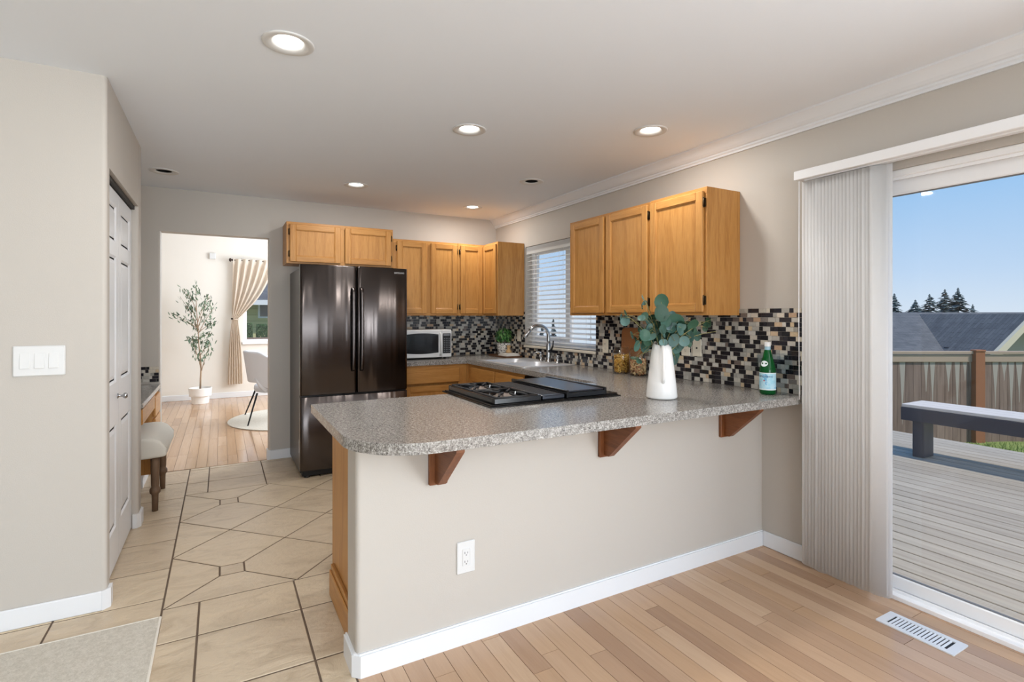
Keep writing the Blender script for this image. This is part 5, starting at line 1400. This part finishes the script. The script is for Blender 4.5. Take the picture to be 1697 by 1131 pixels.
# deck
dm = mat('grey_deck', srgb(176, 168, 160), .72, spec=.5); n_ = N(dm); g_ = n_.n('NewGeometry'); f_ = n_.noise(n_.coords(scale=(30, 1.5, 30)), 1, 4); f3 = n_.noise(n_.coords(), .9, 3)
n_.base(n_.mix(.35, n_.ramp(g_.outputs['Random Per Island'], [(0, srgb(156, 146, 131)), (1, srgb(176, 166, 150))]), n_.ramp(f_, [(.3, srgb(130, 121, 108)), (.6, srgb(180, 171, 156))])))
bm = new_bm(); x = XO+.005
while x < 7.24:
    bx(bm, x+.006, x+.1295, -6, 6.2, -.105, -.08, .003); x += .1365
for f in bx(bm, XO+.005, 7.24, -6, 6.2, -.30, -.125): f.material_index = 1
struct('deck', bm, [dm, M_DARK], 'grey wooden deck boards outside the patio door', 'deck')
# deck bench
root = thing('deck_bench', 'dark framed wooden bench along the edge of the deck', 'bench', (6.28, 1.0, -.08))
M_BTOP = mat('weathered_board', srgb(206, 198, 190), .6); M_BFAS = mat('dark_board', srgb(60, 60, 70), .5)  # apron and leg boards darker than the seat boards
for i in range(3):
    bm = new_bm(); x = 6.075+i*.142; bx(bm, x, x+.134, -3, 2.735, .415, .447, .004); part('seat_board', bm, M_BTOP, root)
for q in ((6.068, 6.10, -3, 2.74), (6.47, 6.50, -3, 2.74), (6.10, 6.47, 2.706, 2.74)):
    bm = new_bm(); bx(bm, *q, .285, .414, .003); part('apron', bm, M_BFAS, root)
for y in (2.56, .6, -1.4):
    for x in (6.12,):
        bm = new_bm(); bx(bm, x, x+.20, y, y+.10, -.0795, .413, .004); part('leg', bm, M_BFAS, root)
# fence, at a slant across the yard
MFN = lambda u, z, n: (cF*(9.5-n)+cR*u+Vector((0, 0, z)))[:]
def fz(u): return -.97
root = thing('fence', 'brown board fence with pale drip stains beyond the deck', 'fence', tuple(cF*9.5+cR*6+Vector((0, 0, -.97))))
fm = mat('fence_boards', rough=.85); n_ = N(fm); g_ = n_.n('NewGeometry'); f_ = n_.noise(n_.coords(scale=(18, 18, 1.4)), 1, 4)
n_.base(n_.mix(.5, n_.ramp(g_.outputs['Random Per Island'], [(0, srgb(112, 92, 82)), (.5, srgb(132, 110, 98)), (1, srgb(146, 124, 112))]), n_.ramp(f_, [(.3, srgb(96, 78, 70)), (.65, srgb(150, 130, 118))])))
M_DRIP = mat('bare_weathered_wood', srgb(168, 160, 150), .85); M_RAIL = mat('weathered_rail', srgb(172, 152, 134), .85); M_POST = mat('cedar_post', srgb(152, 100, 70), .8)
bm = new_bm(); u = -.25; rnd = random.Random(31)
while u < 14:
    bx(bm, u+.002, u+.138, -1.02, .52, 0, .018, M=MFN)
    L = rnd.choice((.35, .55, .85, 1.15, .75)); wt = rnd.uniform(.042, .064); c = u+.07+rnd.uniform(-.015, .015)
    if rnd.random() < .86:
        pts = [(c-wt, .515), (c-wt*.62, .515-L*.28), (c-.010, .515-L*.7), (c-.004, .515-L), (c+.006, .515-L*.97), (c+.014, .515-L*.6), (c+wt*.7, .515-L*.25), (c+wt, .515)]
        f = bm.faces.new([bm.verts.new(MFN(a, b, .0192)) for a, b in pts]); f.material_index = 1
    u += .142
part('picket_panel', bm, [fm, M_DRIP], root)
bm = new_bm(); bx(bm, -.3, 14, .51, .645, .018, .045, .004, M=MFN); part('rail', bm, M_RAIL, root)
bm = new_bm(); bx(bm, -.3, 14, .655, .705, -.03, .07, .004, M=MFN); part('cap_rail', bm, M_RAIL, root)
bm = new_bm(); bx(bm, -.3, 14, -.80, -.68, -.04, -.001, .004, M=MFN); part('rail', bm, M_RAIL, root)
for u in (1.15, 3.57, 5.97, 8.40, 10.8, 13.2):
    bm = new_bm(); bx(bm, u-.085, u+.085, -1.05, .70, .02, .12, .004, M=MFN); bx(bm, u-.095, u+.095, .70, .735, .01, .13, .008, M=MFN); part('post', bm, M_POST, root)
# neighbour house behind the fence
MH = lambda u, d, z: (cF*d+cR*u+Vector((0, 0, z)))[:]
rfm = mat('grey_shingles', rough=.9); n_ = N(rfm); v_ = n_.coords()
br = n_.n('TexBrick'); br.inputs['Scale'].default_value = 1; br.inputs['Brick Width'].default_value = .34; br.inputs['Row Height'].default_value = .14; br.inputs['Mortar Size'].default_value = .008
br.inputs['Color1'].default_value = srgb(84, 88, 92); br.inputs['Color2'].default_value = srgb(104, 107, 110); br.inputs['Mortar'].default_value = srgb(60, 62, 66)
rt = n_.n('Mapping'); rt.inputs['Rotation'].default_value = (0, 0, YAW); tcx = n_.n('TexCoord'); n_.l(tcx.outputs['Object'], rt.inputs[0]); n_.l(rt.outputs[0], br.inputs['Vector'])
f_ = n_.noise(v_, 3, 4); n_.base(n_.mix(.3, br.outputs['Color'], n_.ramp(f_, [(.3, srgb(72, 75, 80)), (.7, srgb(116, 118, 121))])))
M_SIDE = mat('beige_siding', srgb(196, 186, 166), .8); M_BARGE = mat('cream_bargeboard', srgb(222, 210, 184), .7); M_SHADE = mat('vent_metal', srgb(60, 62, 66), .6)
root = thing('neighbour_house', 'beige neighbouring house with a grey shingle roof behind the fence', 'house', tuple(cF*20+cR*18+Vector((0, 0, -2.2))))
def slab(bm, pts, t, mi=0):
    """thick sloping slab from four corner points"""
    P = [Vector(p) for p in pts]; n = (P[1]-P[0]).cross(P[2]-P[0]).normalized()*t
    if n.z > 0: n = -n
    a = [bm.verts.new(p) for p in P]; b = [bm.verts.new(p+n) for p in P]
    m = len(P)
    for f in [bm.faces.new(a), bm.faces.new(b[::-1])]+[bm.faces.new((a[i], b[i], b[(i+1) % m], a[(i+1) % m])) for i in range(m)]: f.material_index = mi
bm = new_bm(); slab(bm, [MH(7, 22, 1.5), MH(30, 22, 1.5), MH(30, 16, -1.3), MH(7, 16, -1.3)], .12); slab(bm, [MH(7, 22, 1.5), MH(30, 22, 1.5), MH(30, 28, -1.3), MH(7, 28, -1.3)], .12)
gu = (1690-848.5)/FPX*17.5
slab(bm, [MH(gu, 17.1, 1.42), MH(gu, 22.2, 1.42), MH(gu-2.9, 20, -1.5), MH(gu-2.9, 17.1, -1.5)], .1); slab(bm, [MH(gu, 17.1, 1.42), MH(gu, 22.2, 1.42), MH(gu+2.9, 20, -1.5), MH(gu+2.9, 17.1, -1.5)], .1)
part('roof', bm, rfm, root)
bm = new_bm(); bx(bm, 7.4, 29, 16.5, 27.5, -2.2, -1.2, M=lambda u, d, z: MH(u, d, z))
prism(bm, [(gu-2.6, -2.2), (gu+2.6, -2.2), (gu+2.6, -1.3), (gu, 1.25), (gu-2.6, -1.3)], 17.5, 18.5, M=lambda u, z, d: MH(u, d, z)); part('wall', bm, M_SIDE, root)
bm = new_bm()
for s in (-1, 1): prism(bm, [(gu, 1.43), (gu+s*2.95, -1.53), (gu+s*2.75, -1.73), (gu, 1.20)], 16.98, 17.12, M=lambda u, z, d: MH(u, d, z))
part('bargeboard', bm, M_BARGE, root)
for px, py, hh, ww in ((1607, 543, .16, .20), (1581, 552, .22, .05), (1613, 577, .45, .06), (1572, 581, .12, .2)):
    d = 22-(0) ; 
    # sits on the front slope: z = 1.5-(22-d)*.4667
    d = (1.5-CAMZ-22*.4667)/((CY-py)/FPX-.4667); u = (px-848.5)/FPX*d; z = 1.5-(22-d)*.4667
    bm = new_bm(); bx(bm, u-ww/2, u+ww/2, d-ww/2, d+ww/2, z-.06, z+hh, .01, M=lambda a, b, c: MH(a, b, c)); part('roof_vent', bm, M_SHADE, root)
# conifers far behind the house
M_FIR = mat('fir_needles', srgb(74, 88, 90), .9); M_BARK = mat('fir_bark', srgb(92, 82, 76), .9)
def conifer(px, top, wpx, d, label, seed, low=-3.0):
    rnd = random.Random(seed); u = (px-848.5)/FPX*d; zt = CAMZ+(CY-top)/FPX*d; wd = wpx/FPX*d/2
    base = Vector(MH(u, d, low)); root = thing('fir_tree', label, 'tree', tuple(base), 'fir trees beyond the fence')
    bm = new_bm(); tube(bm, [base, Vector(MH(u, d, zt-.1))], [.22, .03], 7); part('trunk', bm, M_BARK, root)
    bm = new_bm(); h_ = zt-low; nl = 20
    for k in range(nl):
        t = k/(nl-1); z = low+h_*.12+(h_*.88)*t; r_ = wd*(1.02-t)**.8*rnd.uniform(.75, 1.12)+.06
        for b in range(9):
            a = rnd.random()*6.28; L = r_*rnd.uniform(.6, 1.15); dv = Vector((math.cos(a), math.sin(a), 0)); sd = Vector((-dv.y, dv.x, 0))
            c = Vector(MH(u, d, z)); th_ = h_*.035
            tip = c+dv*L+Vector((0, 0, -L*.22+rnd.uniform(-.1, .1)))
            m1 = c+dv*L*.5
            w_ = L*.32
            for p, q, r2 in ((c+Vector((0, 0, th_)), m1+sd*w_+Vector((0, 0, -.02)), tip), (c+Vector((0, 0, th_)), m1-sd*w_+Vector((0, 0, -.02)), tip), (c-Vector((0, 0, th_*.6)), m1+sd*w_*.6-Vector((0, 0, th_)), tip), (c-Vector((0, 0, th_*.6)), m1-sd*w_*.6-Vector((0, 0, th_)), tip)):
                bm.faces.new([bm.verts.new(p), bm.verts.new(q), bm.verts.new(r2)])
    part('foliage', bm, M_FIR, root, normals=False)
conifer(1482, 489, 60, 76, 'lone pointed fir tree rising over the roof beside the blind', 1)
conifer(1517, 499, 78, 92, 'low broad fir tree over the roof, next after the lone pointed one', 2)
conifer(1541, 490, 84, 84, 'mid height fir tree over the roof, in the middle of the clump', 3)
conifer(1566, 482, 78, 102, 'tall fir tree in the clump over the roof, before the tallest', 4)
conifer(1588, 480, 104, 70, 'tallest and widest fir tree of the clump over the roof', 5)
conifer(1612, 506, 34, 96, 'smallest fir tree at the end of the clump over the roof', 6)
conifer(917, 528, 22, 60, 'dark fir tree seen between the slats of the sink window', 7)
conifer(898, 541, 24, 62, 'low dark fir tree seen low down through the sink window', 8)
# green house seen through the dining window
gs = mat('green_siding', rough=.8); n_ = N(gs); c_ = n_.n('TexCoord'); sp = n_.n('SeparateXYZ'); n_.l(c_.outputs['Object'], sp.inputs[0])
mm = n_.n('Math', operation='MULTIPLY'); n_.l(sp.outputs['Z'], mm.inputs[0]); mm.inputs[1].default_value = 5.6
fr_ = n_.n('Math', operation='FRACT'); n_.l(mm.outputs[0], fr_.inputs[0])
n_.base(n_.ramp(fr_.outputs[0], [(0, srgb(120, 122, 84)), (.1, srgb(184, 182, 138)), (1, srgb(194, 192, 148))]))
root = thing('green_house', 'olive green clapboard house outside the dining room window', 'house', (1, 17, -.6))
bm = new_bm(); bx(bm, -3, 7, 17, 23, -.6, 1.84); part('wall', bm, gs, root)
bm = new_bm(); slab(bm, [(-3.4, 16.55, 1.76), (7.4, 16.55, 1.76), (7.4, 20, 3.0), (-3.4, 20, 3.0)], .1); slab(bm, [(-3.4, 23.45, 1.76), (7.4, 23.45, 1.76), (7.4, 20, 3.0), (-3.4, 20, 3.0)], .1); part('roof', bm, rfm, root)
bm = new_bm(); bx(bm, -3.4, 7.4, 16.5, 16.56, 1.66, 1.80); part('fascia', bm, M_TRIM, root)
for x0, x1, z0, z1 in ((.95, 1.55, 1.28, 1.76), (.35, .64, 1.36, 1.6), (1.14, 1.5, .55, .95)):
    bm = new_bm(); s = .05
    bx(bm, x0, x0+s, 16.95, 17.0, z0, z1); bx(bm, x1-s, x1, 16.95, 17.0, z0, z1); bx(bm, x0+s, x1-s, 16.95, 17, z0, z0+s); bx(bm, x0+s, x1-s, 16.95, 17, z1-s, z1); bx(bm, (x0+x1)/2-.02, (x0+x1)/2+.02, 16.955, 17, z0+s, z1-s)
    wn_ = part('window', bm, M_TRIM, root)
    bm = new_bm(); bx(bm, x0+s, x1-s, 16.985, 16.999, z0+s, z1-s); part('pane', bm, mat('far_glass', srgb(70, 82, 92), .1) if 'far_glass' not in MATS else MATS['far_glass'], wn_)
M_HEDGE = mat('hedge_green', rough=.8); n_ = N(M_HEDGE); g_ = n_.n('NewGeometry'); n_.base(n_.ramp(g_.outputs['Random Per Island'], [(0, srgb(46, 72, 48)), (1, srgb(86, 116, 74))]))
def hedge(x0, x1, ztop, label, seed):
    rnd = random.Random(seed); y = 15.4
    root = thing('clipped_shrub', label, 'shrub', ((x0+x1)/2, y, -.6)); bm = new_bm()
    for i in range(1500):
        t = rnd.random(); z = .25+(ztop-.25)*t; hw = (x1-x0)/2*(1-.18*t); f = rnd.choice('xxyt')
        px, py = rnd.uniform(-hw, hw), rnd.uniform(-hw, hw)
        if f == 'x': px = rnd.choice((-hw, hw))
        elif f == 'y': py = -hw
        else: z = ztop; px *= .82
        leaf(bm, ((x0+x1)/2+px, y+py, z+rnd.uniform(-.02, .02)), (rnd.uniform(-1, 1), -1+rnd.uniform(-.6, .6), rnd.uniform(-.3, 1)), (rnd.uniform(-1, 1), 0, 1), .07, .04, .1, rows=2)
    part('foliage', bm, M_HEDGE, root, normals=False)
    bm = new_bm(); tube(bm, [((x0+x1)/2, y, -.6), ((x0+x1)/2, y, .6)], .05, 8); part('trunk', bm, M_BARK, root)
hedge(.50, .73, 1.11, 'clipped shrub before the green house, beside the curtain', 1)
hedge(.82, 1.09, 1.08, 'clipped shrub before the green house, under the white window', 2)
root = thing('garden_fence', 'low brown fence at the foot of the dining room window view', 'fence', (1, 13, -.6))
bm = new_bm(); x = -1.0
while x < 4.5: bx(bm, x, x+.135, 13, 13.02, -.6, .80); x += .14
part('picket_panel', bm, fm, root)
bm = new_bm(); bx(bm, -1, 4.5, 12.96, 13.06, .80, .86); part('cap_rail', bm, fm, root)
